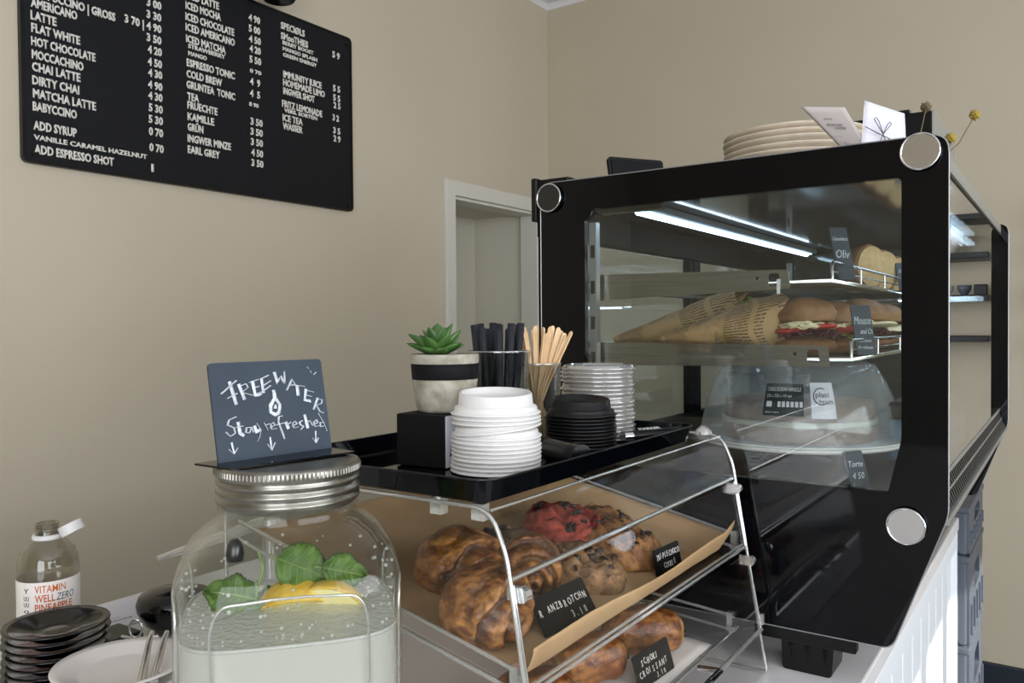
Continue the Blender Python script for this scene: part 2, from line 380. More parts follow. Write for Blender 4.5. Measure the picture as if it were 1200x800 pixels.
BOARD = [('CAPPUCCINO | GROSS', 1.084, 2.35, 1.318, 0.0255), ('AMERICANO', 1.083, 2.32, 1.207, 0.0255), ('LATTE', 1.082, 2.286, 1.15, 0.0255), ('FLAT WHITE', 1.083, 2.253, 1.214, 0.0255), ('HOT CHOCOLATE', 1.082, 2.217, 1.257, 0.0255), ('MOCCACHINO', 1.083, 2.182, 1.222, 0.0255), ('CHAI LATTE', 1.083, 2.149, 1.213, 0.0255), ('DIRTY CHAI', 1.083, 2.113, 1.209, 0.0255), ('MATCHA LATTE', 1.084, 2.078, 1.256, 0.0255), ('BABYCCINO', 1.083, 2.043, 1.201, 0.0255), ('ADD SYRUP', 1.084, 1.992, 1.2, 0.0255), ('VANILLE CARAMEL HAZELNUT', 1.084, 1.965, 1.41, 0.017), ('ADD ESPRESSO SHOT', 1.085, 1.928, 1.306, 0.0255), ('3 00', 1.417, 2.428, 1.465, 0.0255), ('3 30', 1.416, 2.392, 1.464, 0.0255), ('3 70 | 4 90', 1.346, 2.357, 1.464, 0.0255), ('3 50', 1.415, 2.322, 1.463, 0.0255), ('4 20', 1.418, 2.287, 1.464, 0.0255), ('4 50', 1.417, 2.25, 1.464, 0.0255), ('4 30', 1.418, 2.217, 1.464, 0.0255), ('4 90', 1.417, 2.181, 1.464, 0.0255), ('4 30', 1.417, 2.148, 1.464, 0.0255), ('5 30', 1.418, 2.112, 1.464, 0.0255), ('5 30', 1.417, 2.077, 1.464, 0.0255), ('0 70', 1.417, 2.04, 1.464, 0.0255), ('0 70', 1.418, 1.992, 1.465, 0.0255), ('1', 1.423, 1.93, 1.431, 0.0255), ('ICED LATTE', 1.549, 2.494, 1.671, 0.0255), ('ICED MOCHA', 1.548, 2.46, 1.677, 0.0255), ('ICED CHOCOLATE', 1.547, 2.425, 1.728, 0.0255), ('ICED AMERICANO', 1.547, 2.392, 1.73, 0.0255), ('ICED MATCHA', 1.548, 2.356, 1.694, 0.0255), ('STRAWBERRY', 1.555, 2.339, 1.692, 0.017), ('MANGO', 1.555, 2.316, 1.622, 0.017), ('ESPRESSO TONIC', 1.549, 2.281, 1.728, 0.0255), ('COLD BREW', 1.548, 2.246, 1.678, 0.0255), ('GRUNTEA  TONIC', 1.547, 2.212, 1.728, 0.0255), ('TEA', 1.549, 2.175, 1.591, 0.0255), ('FRUECHTE', 1.549, 2.148, 1.659, 0.0255), ('KAMILLE', 1.549, 2.112, 1.646, 0.0255), ('GRÜN', 1.549, 2.079, 1.605, 0.0255), ('INGWER MINZE', 1.548, 2.043, 1.709, 0.0255), ('EARL GREY', 1.548, 2.008, 1.666, 0.0255), ('4 90', 1.787, 2.495, 1.834, 0.0255), ('5 00', 1.787, 2.459, 1.834, 0.0255), ('4 50', 1.787, 2.424, 1.836, 0.0255), ('4 20', 1.789, 2.391, 1.835, 0.0255), ('5 50', 1.788, 2.355, 1.836, 0.0255), ('0 70', 1.789, 2.321, 1.836, 0.017), ('4  9', 1.789, 2.28, 1.831, 0.0255), ('4  5', 1.788, 2.24, 1.83, 0.0255), ('8 90', 1.784, 2.207, 1.823, 0.017), ('3 50', 1.789, 2.145, 1.839, 0.0255), ('3 50', 1.788, 2.111, 1.839, 0.0255), ('3 50', 1.789, 2.076, 1.839, 0.0255), ('4 50', 1.79, 2.04, 1.839, 0.0255), ('3 50', 1.79, 2.005, 1.84, 0.0255), ('SPECIØLS', 1.923, 2.509, 2.032, 0.0255), ('SMooTHIES', 1.923, 2.473, 2.047, 0.0255), ('BERRY BOOST', 1.93, 2.455, 2.073, 0.017), ('MANGO SPLASH', 1.93, 2.434, 2.09, 0.017), ('GREEN ENERGY', 1.931, 2.413, 2.088, 0.017), ('IMMUNITY JUICE', 1.931, 2.34, 2.11, 0.0255), ('HOMEMADE LIMO', 1.93, 2.311, 2.125, 0.0255), ('INGWER SHOT', 1.93, 2.281, 2.075, 0.0255), ('FRITZ LEMONADE', 1.924, 2.235, 2.111, 0.0255), ('VERS. SORTEN', 1.933, 2.218, 2.086, 0.017), ('ICE TEA', 1.926, 2.186, 2.017, 0.0255), ('WASSER', 1.926, 2.157, 2.016, 0.0255), ('5 9', 2.165, 2.472, 2.203, 0.0255), ('5 5', 2.167, 2.346, 2.203, 0.0255), ('5 5', 2.167, 2.311, 2.203, 0.0255), ('2 5', 2.168, 2.283, 2.204, 0.0255), ('3 2', 2.163, 2.235, 2.195, 0.0255), ('3 5', 2.165, 2.187, 2.201, 0.0255), ('2 9', 2.166, 2.157, 2.202, 0.0255)]
CHALK = [[(0.077, 0.687), (0.212, 0.813)], [(0.157, 0.806), (0.193, 0.567)], [(0.126, 0.637), (0.205, 0.681)], [(0.231, 0.775), (0.266, 0.611)], [(0.228, 0.749), (0.29, 0.774), (0.304, 0.732), (0.246, 0.685), (0.339, 0.647)], [(0.319, 0.784), (0.4, 0.811)], [(0.349, 0.799), (0.36, 0.645), (0.412, 0.665)], [(0.348, 0.721), (0.399, 0.739)], [(0.414, 0.81), (0.49, 0.848)], [(0.429, 0.818), (0.433, 0.663)], [(0.427, 0.736), (0.505, 0.788)], [(0.367, 0.644), (0.499, 0.737)], [(0.548, 0.879), (0.567, 0.758), (0.597, 0.828), (0.624, 0.742), (0.637, 0.88)], [(0.638, 0.676), (0.697, 0.791), (0.737, 0.684)], [(0.654, 0.721), (0.719, 0.729)], [(0.683, 0.736), (0.808, 0.704)], [(0.741, 0.721), (0.74, 0.609)], [(0.82, 0.675), (0.795, 0.556), (0.85, 0.54)], [(0.818, 0.662), (0.888, 0.635)], [(0.807, 0.61), (0.86, 0.589)], [(0.916, 0.569), (0.865, 0.444)], [(0.907, 0.561), (0.96, 0.545), (0.946, 0.499), (0.895, 0.491), (0.921, 0.418), (0.957, 0.394)], [(0.522, 0.689), (0.528, 0.606), (0.563, 0.529), (0.549, 0.449), (0.514, 0.426), (0.475, 0.459), (0.48, 0.531), (0.522, 0.598), (0.525, 0.671)], [(0.522, 0.534), (0.508, 0.496), (0.524, 0.489), (0.522, 0.534)], [(0.177, 0.446), (0.116, 0.42), (0.098, 0.371), (0.148, 0.337), (0.156, 0.283), (0.113, 0.255), (0.078, 0.304)], [(0.19, 0.392), (0.196, 0.277), (0.227, 0.246)], [(0.162, 0.338), (0.224, 0.347)], [(0.29, 0.324), (0.249, 0.325), (0.241, 0.279), (0.27, 0.266), (0.293, 0.324), (0.305, 0.269)], [(0.322, 0.337), (0.333, 0.273), (0.368, 0.289)], [(0.343, 0.361), (0.373, 0.285), (0.355, 0.217), (0.329, 0.171)], [(0.404, 0.361), (0.433, 0.276)], [(0.418, 0.332), (0.454, 0.341)], [(0.45, 0.3), (0.495, 0.32), (0.484, 0.349), (0.457, 0.326), (0.462, 0.28), (0.505, 0.283)], [(0.571, 0.409), (0.538, 0.405), (0.528, 0.352), (0.565, 0.165)], [(0.502, 0.319), (0.584, 0.335)], [(0.595, 0.342), (0.616, 0.266)], [(0.604, 0.313), (0.643, 0.335)], [(0.646, 0.289), (0.693, 0.31), (0.678, 0.339), (0.652, 0.316), (0.661, 0.268), (0.701, 0.275)], [(0.749, 0.338), (0.717, 0.324), (0.721, 0.296), (0.749, 0.274), (0.722, 0.241)], [(0.776, 0.4), (0.792, 0.249)], [(0.784, 0.315), (0.817, 0.329), (0.837, 0.27)], [(0.844, 0.278), (0.887, 0.3), (0.876, 0.33), (0.848, 0.306), (0.857, 0.257), (0.899, 0.264)], [(0.944, 0.292), (0.909, 0.3), (0.908, 0.25), (0.944, 0.254)], [(0.906, 0.401), (0.951, 0.281), (0.969, 0.194)], [(0.119, 0.194), (0.13, 0.079)], [(0.09, 0.13), (0.127, 0.076), (0.163, 0.134)], [(0.443, 0.203), (0.445, 0.068)], [(0.413, 0.136), (0.444, 0.063), (0.479, 0.139)], [(0.861, 0.21), (0.848, 0.082)], [(0.822, 0.142), (0.848, 0.078), (0.878, 0.133)], [(0.853, 0.917), (0.87, 0.896)], [(0.88, 0.876), (0.892, 0.847)], [(0.911, 0.826), (0.935, 0.852)]]
# ================================================================ THE ROOM
XL, XR, YB, YF, ZC = -2.32, 3.0, 3.725, -2.5, 3.16
# niche opening in the left wall: y 2.87..3.60, z 0.9..2.06
NY0, NY1, NZ1 = 2.90, 3.62, 2.045
def wall_left():
    b = MB()
    b.box((XL-.12, YF, 0), (XL, NY0, ZC)); b.box((XL-.12, NY1, 0), (XL, YB+.1, ZC)); b.box((XL-.12, NY0, NZ1), (XL, NY1, ZC)); b.box((XL-.12, NY0, 0), (XL, NY1, .35))
    return struct('wall_left', b, 'wall')
wall_left()
b = MB()   # niche interior
d0 = .42
b.box((XL-d0-.02, NY0-.02, .35), (XL-d0, NY1+.02, NZ1+.02)); b.box((XL-d0, NY0-.02, .35), (XL-.12, NY0, NZ1)); b.box((XL-d0, NY1, .35), (XL-.12, NY1+.02, NZ1)); b.box((XL-d0, NY0, NZ1), (XL-.12, NY1, NZ1+.02)); b.box((XL-d0, NY0, .33), (XL-.12, NY1, .35))
struct('wall_niche', b, 'niche')
struct('wall_back', MB().box((XL, YB, 0), (XR+.1, YB+.1, ZC)), 'wall_back')
b = MB()   # right wall with a tall shop window
b.box((XR, YF, 0), (XR+.12, YB, .75)); b.box((XR, YF, 2.62), (XR+.12, YB, ZC)); b.box((XR, YF, .75), (XR+.12, -1.3, 2.62)); b.box((XR, 2.3, .75), (XR+.12, YB, 2.62))
struct('wall_right', b, 'wall')
b = MB()
b.box((XL-.12, YF-.12, 0), (XR+.12, YF, .6)); b.box((XL-.12, YF-.12, 2.75), (XR+.12, YF, ZC)); b.box((XL-.12, YF-.12, .6), (.3, YF, 2.75)); b.box((2.6, YF-.12, .6), (XR+.12, YF, 2.75))
struct('wall_front', b, 'wall')
struct('floor', MB().box((XL-.12, YF, -.05), (XR+.12, YB+.1, 0)), 'floor')
struct('ceiling', MB().box((XL-.12, YF-.12, ZC), (XR+.12, YB+.1, ZC+.1)), 'ceiling')
# window frames
b = MB()
for y in (-1.3, -.1, 1.0, 1.30, 1.62, 2.22): b.box((XR, y, .75), (XR+.08, y+.08, 2.62))
b.box((XR, -1.3, .75), (XR+.05, 2.3, .8)); b.box((XR, -1.3, 2.57), (XR+.05, 2.3, 2.62)); struct('window_1', b, 'black_metal')
b = MB()
for x in (.3, 1.4, 2.55): b.box((x, YF-.05, .6), (x+.05, YF, 2.75))
b.box((.3, YF-.05, .6), (2.6, YF, .65)); b.box((.3, YF-.05, 2.7), (2.6, YF, 2.75)); struct('window_2', b, 'black_metal')
# mouldings
prof = [(0, 0), (0, -.085), (.012, -.085), (.03, -.06), (.055, -.03), (.075, -.012), (.09, -.012), (.09, 0)]
b = MB(); b.prism([(XL+p[0]*.28, ZC+p[1]*.28) for p in prof], 'xz', YF, YB); struct('trim_1', b, 'ceiling')
b = MB(); b.prism([(YB-p[0]*.28, ZC+p[1]*.28) for p in prof], 'yz', XL, XR); struct('trim_2', b, 'ceiling')
struct('baseboard_back', MB().box((XL, YB-.018, 0), (XR, YB, .1)), 'navy', bevel=.004)
struct('baseboard_left', MB().box((XL, YF, 0), (XL+.018, NY0-.08, .1)), 'navy', bevel=.004)
# niche casing (white painted architrave)
def casing():
    b = MB(); w_ = .068
    b.box((XL, NY0-w_, .3), (XL+.022, NY0, NZ1+w_)); b.box((XL, NY0, NZ1), (XL+.022, NY1+w_, NZ1+w_)); b.box((XL, NY1, .3), (XL+.022, NY1+w_, NZ1))
    o = struct('trim_3', b, 'white_paint', bevel=.004)
    b = MB(); b.box((XL-.1, NY0, .35), (XL+.006, NY0+.012, NZ1)); b.box((XL-.1, NY1-.02, .35), (XL+.006, NY1, NZ1)); b.box((XL-.1, NY0, NZ1-.014), (XL+.006, NY1, NZ1)); struct('trim_4', b, 'white_paint', bevel=.003)
casing()

# ---------------------------------------------------------------- counter
CZ = .985
ct = thing('serving_counter', (-.79, .6, 0), 'deep service counter with a pale speckled worktop and a white boarded customer side', 'counter')
MB().box((-1.36, -1.2, .955), (-.222, 2.2, CZ)).build('worktop', 'marble', ct, bevel=.003)
MB().box((-1.33, -1.15, .08), (-.262, 2.18, .955)).build('carcass', 'board_white', ct)
proto = None
y = -1.15
k = 0
while y < 2.17:
    if proto is None:
        proto = MB().box((-.259, y, .08), (-.237, y+.098, .93)).build('front_board', 'board_white', ct, bevel=.004)
    else:
        c = proto.copy(); COL.objects.link(c); c.location = (0, k*.1025, 0)
    y += .1025; k += 1
MB().box((-.236, -1.18, .915), (-.224, 2.19, .953)).build('edge_strip', 'board_white', ct, bevel=.002)
MB().box((-.255, 2.185, .08), (-.225, 2.2, .95)).build('end_post', 'board_white', ct)
# grey stacking crates beyond the counter
def crate(z0, h, lab):
    cx, cy = -.315, 2.43
    t = thing('storage_crate', (cx, cy, z0), lab, 'crate', 'grey crates stacked by the far end of the counter')
    w_, d_ = .11, .16
    b = MB(); x0, x1, y0, y1 = cx-.12, cx+.105, 2.24, 2.60
    b.box((x0, y0, z0), (x1-.012, y1, z0+.012)); b.box((x0, y0, z0), (x0+.012, y1, z0+h)); b.box((x0, y0, z0), (x1, y0+.012, z0+h)); b.box((x0, y1-.012, z0), (x1, y1, z0+h))
    b.build('shell', 'grey_crate', t, bevel=.004)
    me = plate(rpoly([(y0+.01, 0), (y1-.01, 0), (y1-.01, h-.003), (y0+.01, h-.003)], .006), [rpoly([(cy-.075, h*.5), (cy+.075, h*.5), (cy+.055, h*.78), (cy-.055, h*.78)], .015)], .012)
    mesh_obj('front_wall', me, 'grey_crate', t, frame((x1, 0, z0), (0, 1, 0), (0, 0, 1)))
    b = MB(); b.box((x0-.004, y0-.004, z0+h-.018), (x1+.008, y1+.004, z0+h-.002)); b.build('rim', 'grey_crate', t, bevel=.003)
    for i in range(5): MB().box((x1+.006, y0+.03+i*.07, z0+.02), (x1+.011, y0+.045+i*.07, z0+h*.42)).build('rib', 'grey_crate', t)
crate(.0, .40, 'grey plastic crate at the floor, lowest of the stack beyond the counter')
crate(.402, .26, 'ribbed grey plastic crate, second from the bottom of the stack beyond the counter')
crate(.664, .22, 'grey plastic crate with hand slot, second from the top of the stack beyond the counter')
crate(.886, .12, 'shallow grey crate on top of the stack beyond the counter')

# ---------------------------------------------------------------- shelves on the back wall (seen mirrored in the case glass)
def wall_shelf(z, lab):
    t = thing('wall_shelf', (.25, 3.6, z), lab, 'shelf')
    MB().box((-.02, 3.50, z-.022), (1.3, YB, z)).build('shelf_board', 'black_metal', t, bevel=.002)
    for x in (.35, 1.1): MB().box((x, 3.55, z-.06), (x+.012, YB, z-.022)).build('bracket', 'black_metal', t)
wall_shelf(1.86, 'dark top shelf on the back wall reflected in the customer glass')
wall_shelf(1.715, 'dark shelf carrying a pale bowl, reflected in the customer glass')
wall_shelf(1.555, 'dark shelf carrying three small cups, reflected in the customer glass')
wall_shelf(1.40, 'thick dark lowest shelf on the back wall reflected in the customer glass')
def bowl(x, y, z, r, h, m_, lab, cat='bowl'):
    b = MB(); b.lathe([(0, 0), (r*.45, 0), (r*.5, .006), (r*.9, h*.55), (r, h), (r*.93, h), (r*.8, h*.55), (r*.4, .012), (0, .012)], 28, (x, y, z)); o = b.build('bowl' if cat == 'bowl' else 'cup', m_, None); return tag(o, lab, cat)
bowl(.125, 3.6, 1.715, .062, .09, 'porcelain', 'pale bulbous bowl on a back wall shelf, mirrored in the customer glass')
bowl(.135, 3.6, 1.555, .032, .04, 'card_pink', 'small pinkish cup mirrored in the customer glass, nearest the black panel', 'cup')
bowl(.068, 3.6, 1.555, .026, .04, 'grey_crate', 'small grey cup mirrored in the customer glass, middle of three', 'cup')
b = MB().box((-.01, 3.58, 1.555), (.035, 3.63, 1.597)); tag(b.build('tin', 'black_metal', None, bevel=.003), 'small square dark tin mirrored in the customer glass beside two cups', 'tin')

# ---------------------------------------------------------------- pendant / spot lamp over the menu board
lt = thing('spot_lamp', (-2.22, 1.83, 2.6), 'black spot lamp just above the menu board, only its underside in view', 'lamp')
MB().lathe([(0, .0), (.05, .0), (.058, .012), (.055, .1), (.02, .13), (0, .13)], 28, (-2.2, 1.83, 2.552)).build('lamp_head', 'black_satin', lt)
MB().cyl((-2.2, 1.83, 2.67), (-2.305, 1.81, 2.76), .01, 10).build('arm', 'black_satin', lt)
MB().box((-2.318, 1.77, 2.72), (-2.30, 1.85, 2.80)).build('wall_plate', 'black_satin', lt, bevel=.003)

# ---------------------------------------------------------------- menu board
mb_ = thing('menu_board', (-2.31, 1.66, 1.905), 'large black peg letter menu board with white lettering on the left wall', 'menu board')
me = plate(rpoly([(1.06, 1.905), (2.262, 1.905), (2.262, 2.565), (1.06, 2.565)], .018), [], .014)
mesh_obj('panel', me, 'pegs', mb_, frame((-2.312, 0, 0), (0, 1, 0), (0, 0, 1)))
me = plate(rpoly([(1.056, 1.901), (2.266, 1.901), (2.266, 2.569), (1.056, 2.569)], .02), [rpoly([(1.064, 1.909), (2.258, 1.909), (2.258, 2.561), (1.064, 2.561)], .016)], .016)
mesh_obj('frame', me, 'black_satin', mb_, frame((-2.311, 0, 0), (0, 1, 0), (0, 0, 1)))
for yy, zz in ((1.085, 1.925), (2.24, 1.925), (2.24, 2.54)): MB().cyl((-2.306, yy, zz), (-2.300, yy, zz), .006, 12).build('screw', 'black_metal', mb_)
for t_, y0, z0, y1, cap in BOARD:
    x_ = -2.304
    wd = abs(y1-y0)
    text('lettering', t_, (cap if cap > .02 else .0145)*.93, (x_, y0, z0), (0, 1, 0), (0, 0, 1), 'letter', mb_, width=wd, ext=.002, off=.036)

# ================================================================ DISPLAY CASE
Y0, Y1 = 1.1, 2.2
case = thing('display_case', (-.41, 1.65, CZ), 'large black glass display cabinet with chrome corner discs standing on the counter', 'display case')
outer = rpoly([(-.70, 1.043), (-.185, 1.043), (-.122, 1.217), (-.122, 1.677), (-.70, 1.677)], [.004, .014, .012, .022, .022])
win = rpoly([(-.62, 1.24), (-.189, 1.24), (-.174, 1.306), (-.174, 1.629), (-.604, 1.629), (-.62, 1.612)], [.003, .004, .006, .006, .002, .002])
for yy, nm in ((Y0+.005, 'end_panel'), (Y1-.005, 'end_panel')):
    me = plate(outer, [win], .010)
    o = mesh_obj(nm, me, 'black_gloss', case, frame((0, yy, 0), (1, 0, 0), (0, 0, 1)))
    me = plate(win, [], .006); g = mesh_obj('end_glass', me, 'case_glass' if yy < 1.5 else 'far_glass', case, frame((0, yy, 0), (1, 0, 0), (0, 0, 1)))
    # bright ground edge around the panel
    pts = [(p[0], yy-.0052 if yy < 1.5 else yy+.0052, p[1]) for p in outer]
    e = MB().tube(pts, .0009, 5, closed=True).build('ground_edge', 'alu', case)
me = None
for cx, cz in ((-.681, 1.6525), (-.1525, 1.6575), (-.168, 1.2005)):
    b = MB(); b.tube([(cx, Y0-.001, cz), (cx, Y0-.007, cz)], .0215, 40); c_ = b.build('chrome_disc', 'steel_dark' if cx < -.5 else 'chrome', case, recalc=True)
    b = MB(); b.tube([(cx+math.cos(a)*.0215, Y0-.0065, cz+math.sin(a)*.0215) for a in [2*PI*i/40 for i in range(40)]], .0014, 8, closed=True); b.build('ring', 'chrome', c_)
# far discs on the far panel
for cx, cz in ((-.1525, 1.6575), (-.168, 1.2005)): MB().tube([(cx, Y1+.001, cz), (cx, Y1+.006, cz)], .021, 30).build('chrome_disc', 'chrome', case)
# base body
b = MB(); b.prism([(-.69, 1.05), (-.205, 1.05), (-.160, 1.205), (-.160, 1.222), (-.69, 1.222)], 'xz', Y0+.011, Y1-.011); b.build('base_body', 'black_inner', case)
MB().box((-.66, Y0+.012, 1.2225), (-.19, Y1-.012, 1.228)).build('deck', 'black_satin', case)
MB().box((-.69, Y0+.011, 1.645), (-.144, Y1-.011, 1.672)).build('roof', 'black_inner', case)
MB().box((-.66, Y0+.012, 1.641), (-.14, Y1-.012, 1.6445)).build('mirror_ceiling', 'mirror_steel', case)
# customer side: metal strip above, glass, grille ledge, trims
MB().box((-.147, Y0+.011, 1.655), (-.137, Y1-.011, 1.6745)).build('top_strip', 'grey_side', case, bevel=.001)
MB().box((-.145, Y0+.011, 1.650), (-.137, Y1-.011, 1.6548)).build('strip_gasket', 'black_metal', case)
MB().box((-.145, Y0+.011, 1.252), (-.139, Y1-.011, 1.6498)).build('customer_glass', 'side_glass', case)
MB().box((-.148, Y0+.011, 1.245), (-.138, Y1-.011, 1.252)).build('glass_trim', 'alu', case)
MB().prism([(-.146, 1.2445), (-.1415, 1.2445), (-.128, 1.2105), (-.128, 1.205), (-.146, 1.205)], 'xz', Y0+.011, Y1-.011).build('grille_back', 'black_metal', case)
sl = None; n_ = 58
for row, (za, zb) in enumerate(((1.234, 1.254), (1.210, 1.230))):
    for i in range(n_):
        yy = Y0+.02+i*.0184
        if sl is None: sl = MB().prism([(-.1410, 1.2435), (-.1360, 1.2305), (-.1335, 1.2315), (-.1385, 1.2445)], 'xz', Y0+.02, Y0+.026).build('grille_slat', 'steel_dark', case)
        else:
            c = sl.copy(); COL.objects.link(c); c.location = (row*.0065, i*.0184, -row*.0165)
MB().box((-.1370, Y0+.011, 1.2275), (-.1335, Y1-.011, 1.2315)).build('grille_rail', 'alu', case)
MB().box((-.130, Y0+.011, 1.2035), (-.1235, Y1-.011, 1.2115)).build('grille_rail', 'alu', case)
b = MB(); b.prism([(-.136, 1.203), (-.131, 1.2), (-.152, 1.145), (-.157, 1.147)], 'xz', Y0+.011, Y1-.011); b.build('apron', 'steel_dark', case)

# service side: header, doors
MB().box((-.715, Y0+.012, 1.594), (-.69, Y1-.011, 1.668)).build('header_beam', 'black_inner', case, bevel=.002)
MB().box((-.715, Y0+.012, 1.05), (-.69, Y1-.011, 1.255)).build('sill_beam', 'black_inner', case, bevel=.002)
for a_, b_, nm in ((1.112, 1.15, 'door_stile'), (1.705, 1.73, 'door_stile'), (1.735, 1.77, 'door_stile'), (2.15, 2.188, 'door_stile')):
    MB().box((-.713, a_, 1.255), (-.697, b_, 1.594)).build(nm, 'black_inner', case, bevel=.001)
MB().box((-.709, 1.15, 1.255), (-.704, 1.705, 1.594)).build('sliding_door_glass', 'case_glass', case)
MB().box((-.703, 1.77, 1.255), (-.698, 2.15, 1.594)).build('sliding_door_glass', 'case_glass', case)
MB().box((-.722, Y0+.02, 1.668), (-.66, Y0+.09, 1.688)).build('hinge_cover', 'black_satin', case, bevel=.002)
MB().box((-.726, 1.112, 1.62), (-.7155, 1.15, 1.69)).build('side_cap', 'black_satin', case, bevel=.002)
# uprights
for yy in (1.1125, 2.17):
    u_ = MB().box((-.619, yy, 1.229), (-.607, yy+.012, 1.61)).build('upright', 'alu', case)
    for i in range(6): MB().box((-.6165, yy-.001, 1.28+i*.055), (-.6095, yy+.0005, 1.30+i*.055)).build('slot', 'black_metal', u_)
# LED strips and a bar for their reflection
for x_, z_ in ((-.556, 1.6235),):
    h_ = MB().box((x_-.017, 1.13, z_+.006), (x_+.017, 2.16, z_+.016)).build('light_bar', 'led_dim', case)
    MB().box((x_-.010, 1.15, z_+.003), (x_+.010, 2.14, z_+.0055)).build('light_strip', 'led_soft', h_)
    bd = None
    for i in range(64):
        if bd is None:
            bd = MB().lathe([(0, -.0035), (.0045, -.0025), (.0065, 0), (.0065, .003)], 12, (x_, 1.16, z_+.001)).build('light_bead', 'led', h_)
        else: c = bd.copy(); COL.objects.link(c); c.location = (0, i*.0153, 0)
h_ = MB().box((-.60, 1.115, 1.622), (-.50, 1.13, 1.640)).build('light_bar_cap', 'black_satin', case)
MB().box((-.20, 1.35, 1.627), (-.185, 2.14, 1.633)).build('light_strip', 'led', case)
MB().box((-.535, 2.165, 1.50), (-.17, 2.175, 1.512)).build('light_strip', 'led', case)  # glowing bar in place of the LED's reflection in the far glass
# base valance, feet
b = MB(); b.box((-.36, 1.104, 1.024), (-.228, 1.122, 1.0425)); b.build('valance', 'black_satin', case, bevel=.002)
for fx, fy in ((-.2875, 1.135), (-.66, 1.135), (-.2875, 2.12), (-.66, 2.12)):
    b = MB(); b.prism(rpoly([(fx-.035, CZ), (fx+.029, CZ), (fx+.033, 1.047), (fx-.037, 1.047)], [.006, .006, .001, .001]), 'xz', fy-.028, fy+.03); f_ = b.build('foot', 'black_satin', case, bevel=.002)
    if fy < 1.5 and fx > -.5:
        for i in range(3):
            x_ = fx-.024+i*.022; MB().prism([(x_-.003, 1.022), (x_+.004, 1.022), (x_+.001, .999)], 'xz', fy-.0288, fy-.027).build('wedge_slot', 'black_gloss', f_)
# brackets with slots and shelves
def bracket(x0, x1, z0a, z0b, z1a, z1b, yy):
    poly = rpoly([(x0, z0a), (x1, z0b), (x1-.003, z1b), (x0, z1a)], [.001, .004, .006, .001])
    def slot(cx, cz): return rpoly([(cx-.008, cz-.009), (cx+.009, cz-.009), (cx+.007, cz+.009), (cx-.008, cz+.009)], .004)
    f = lambda t: (z0a+z1a)/2*(1-t)+(z0b+z1b)/2*t
    holes = [slot(x0+.035, f(.1)), slot(x1-.022, f(.93)), [(x1-.046+math.cos(-2*PI*i/12)*.0028, f(.85)+.003+math.sin(-2*PI*i/12)*.0028) for i in range(12)]]
    me = plate(poly, holes, .003)
    return mesh_obj('shelf_bracket', me, 'steel', case, frame((0, yy, 0), (1, 0, 0), (0, 0, 1)))
for yy in (1.1335, 2.155):
    bracket(-.660, -.318, 1.488, 1.499, 1.531, 1.525, yy)
    bracket(-.660, -.266, 1.388, 1.393, 1.425, 1.421, yy)
MB().box((-.335, 1.1290, 1.492), (-.331, 1.1315, 1.512)).build('white_clip', 'white_plastic', case)
def wire_shelf(x0, x1, z, nm):
    sh = MB().tube([(x0, 1.14, z), (x1, 1.14, z), (x1, 2.15, z), (x0, 2.15, z)], .0028, 8, closed=True).build('shelf_frame', 'wire', case)
    p = None; n_ = 34
    for i in range(n_):
        if p is None: p = MB().cyl((x0, 1.165, z+.001), (x1, 1.165, z+.001), .0016, 6).build('shelf_wire', 'wire', sh)
        else:
            c = p.copy(); COL.objects.link(c); c.location = (0, i*.029, 0)
    MB().tube([(x1, 1.15, z), (x1, 1.15, z+.024), (x1, 1.16, z+.026), (x1, 2.13, z+.026), (x1, 2.14, z+.024), (x1, 2.14, z)], .0022, 8).build('guard_rail', 'wire', sh)
    MB().cyl((x1, 1.15, z+.013), (x1, 2.14, z+.013), .0012, 6).build('guard_rail', 'wire', sh)
    for yy in (1.33, 1.52, 1.72, 1.93): MB().cyl((x1, yy, z), (x1, yy, z+.026), .0018, 6).build('rail_post', 'wire', sh)
    return sh
wire_shelf(-.665, -.267, 1.508, 'u'); wire_shelf(-.665, -.243, 1.402, 'l')

# ---------------------------------------------------------------- glass end decoration done; dome with cake on a stand
DX, DY = -.374, 1.375
st = thing('cake_stand', (DX, DY, 1.228), 'low glass cake stand under the domed cover in the display case', 'cake stand')
MB().lathe([(0, .030), (.158, .030), (.164, .034), (.163, .037), (0, .036)], 56, (DX, DY, 1.228)).build('stand_plate', 'porcelain', st)
MB().lathe([(.055, 0), (.05, .004), (.02, .01), (.016, .02), (.03, .030), (.0, .030)], 32, (DX, DY, 1.228)).build('stand_foot', 'glass_thin', st)
dm = thing('cake_dome', (DX, DY, 1.266), 'frosted plastic cake dome with a dark label and a white sticker over a layer cake', 'cake dome')
MB().lathe([(.166, 0.0), (.160, .002), (.157, .004), (.153, .03), (.146, .06), (.134, .09), (.118, .117), (.105, .123), (.06, .126), (0, .127)], 64, (DX, DY, 1.2665)).build('dome_shell', 'dome', dm)
MB().tube([(DX+math.cos(a)*.164, DY+math.sin(a)*.164, 1.2675) for a in [2*PI*i/56 for i in range(56)]], .0018, 6, closed=True).build('dome_rim', 'white_plastic', dm)
def dome_r(z): 
    prof = [(.157, .004), (.153, .03), (.146, .06), (.134, .09), (.118, .117)]
    for (r0, z0), (r1, z1) in zip(prof, prof[1:]):
        if z <= z1: return r0+(r1-r0)*(z-z0)/(z1-z0)
    return .118
def on_dome(a0, a1, z0, z1, nm, m_, off):
    b = MB(); b.grid(lambda u, v: (DX+math.cos(a0+(a1-a0)*u)*(dome_r(z0+(z1-z0)*v)+off), DY+math.sin(a0+(a1-a0)*u)*(dome_r(z0+(z1-z0)*v)+off), 1.2665+z0+(z1-z0)*v), 12, 4)
    return b.build(nm, m_, dm, recalc=False)
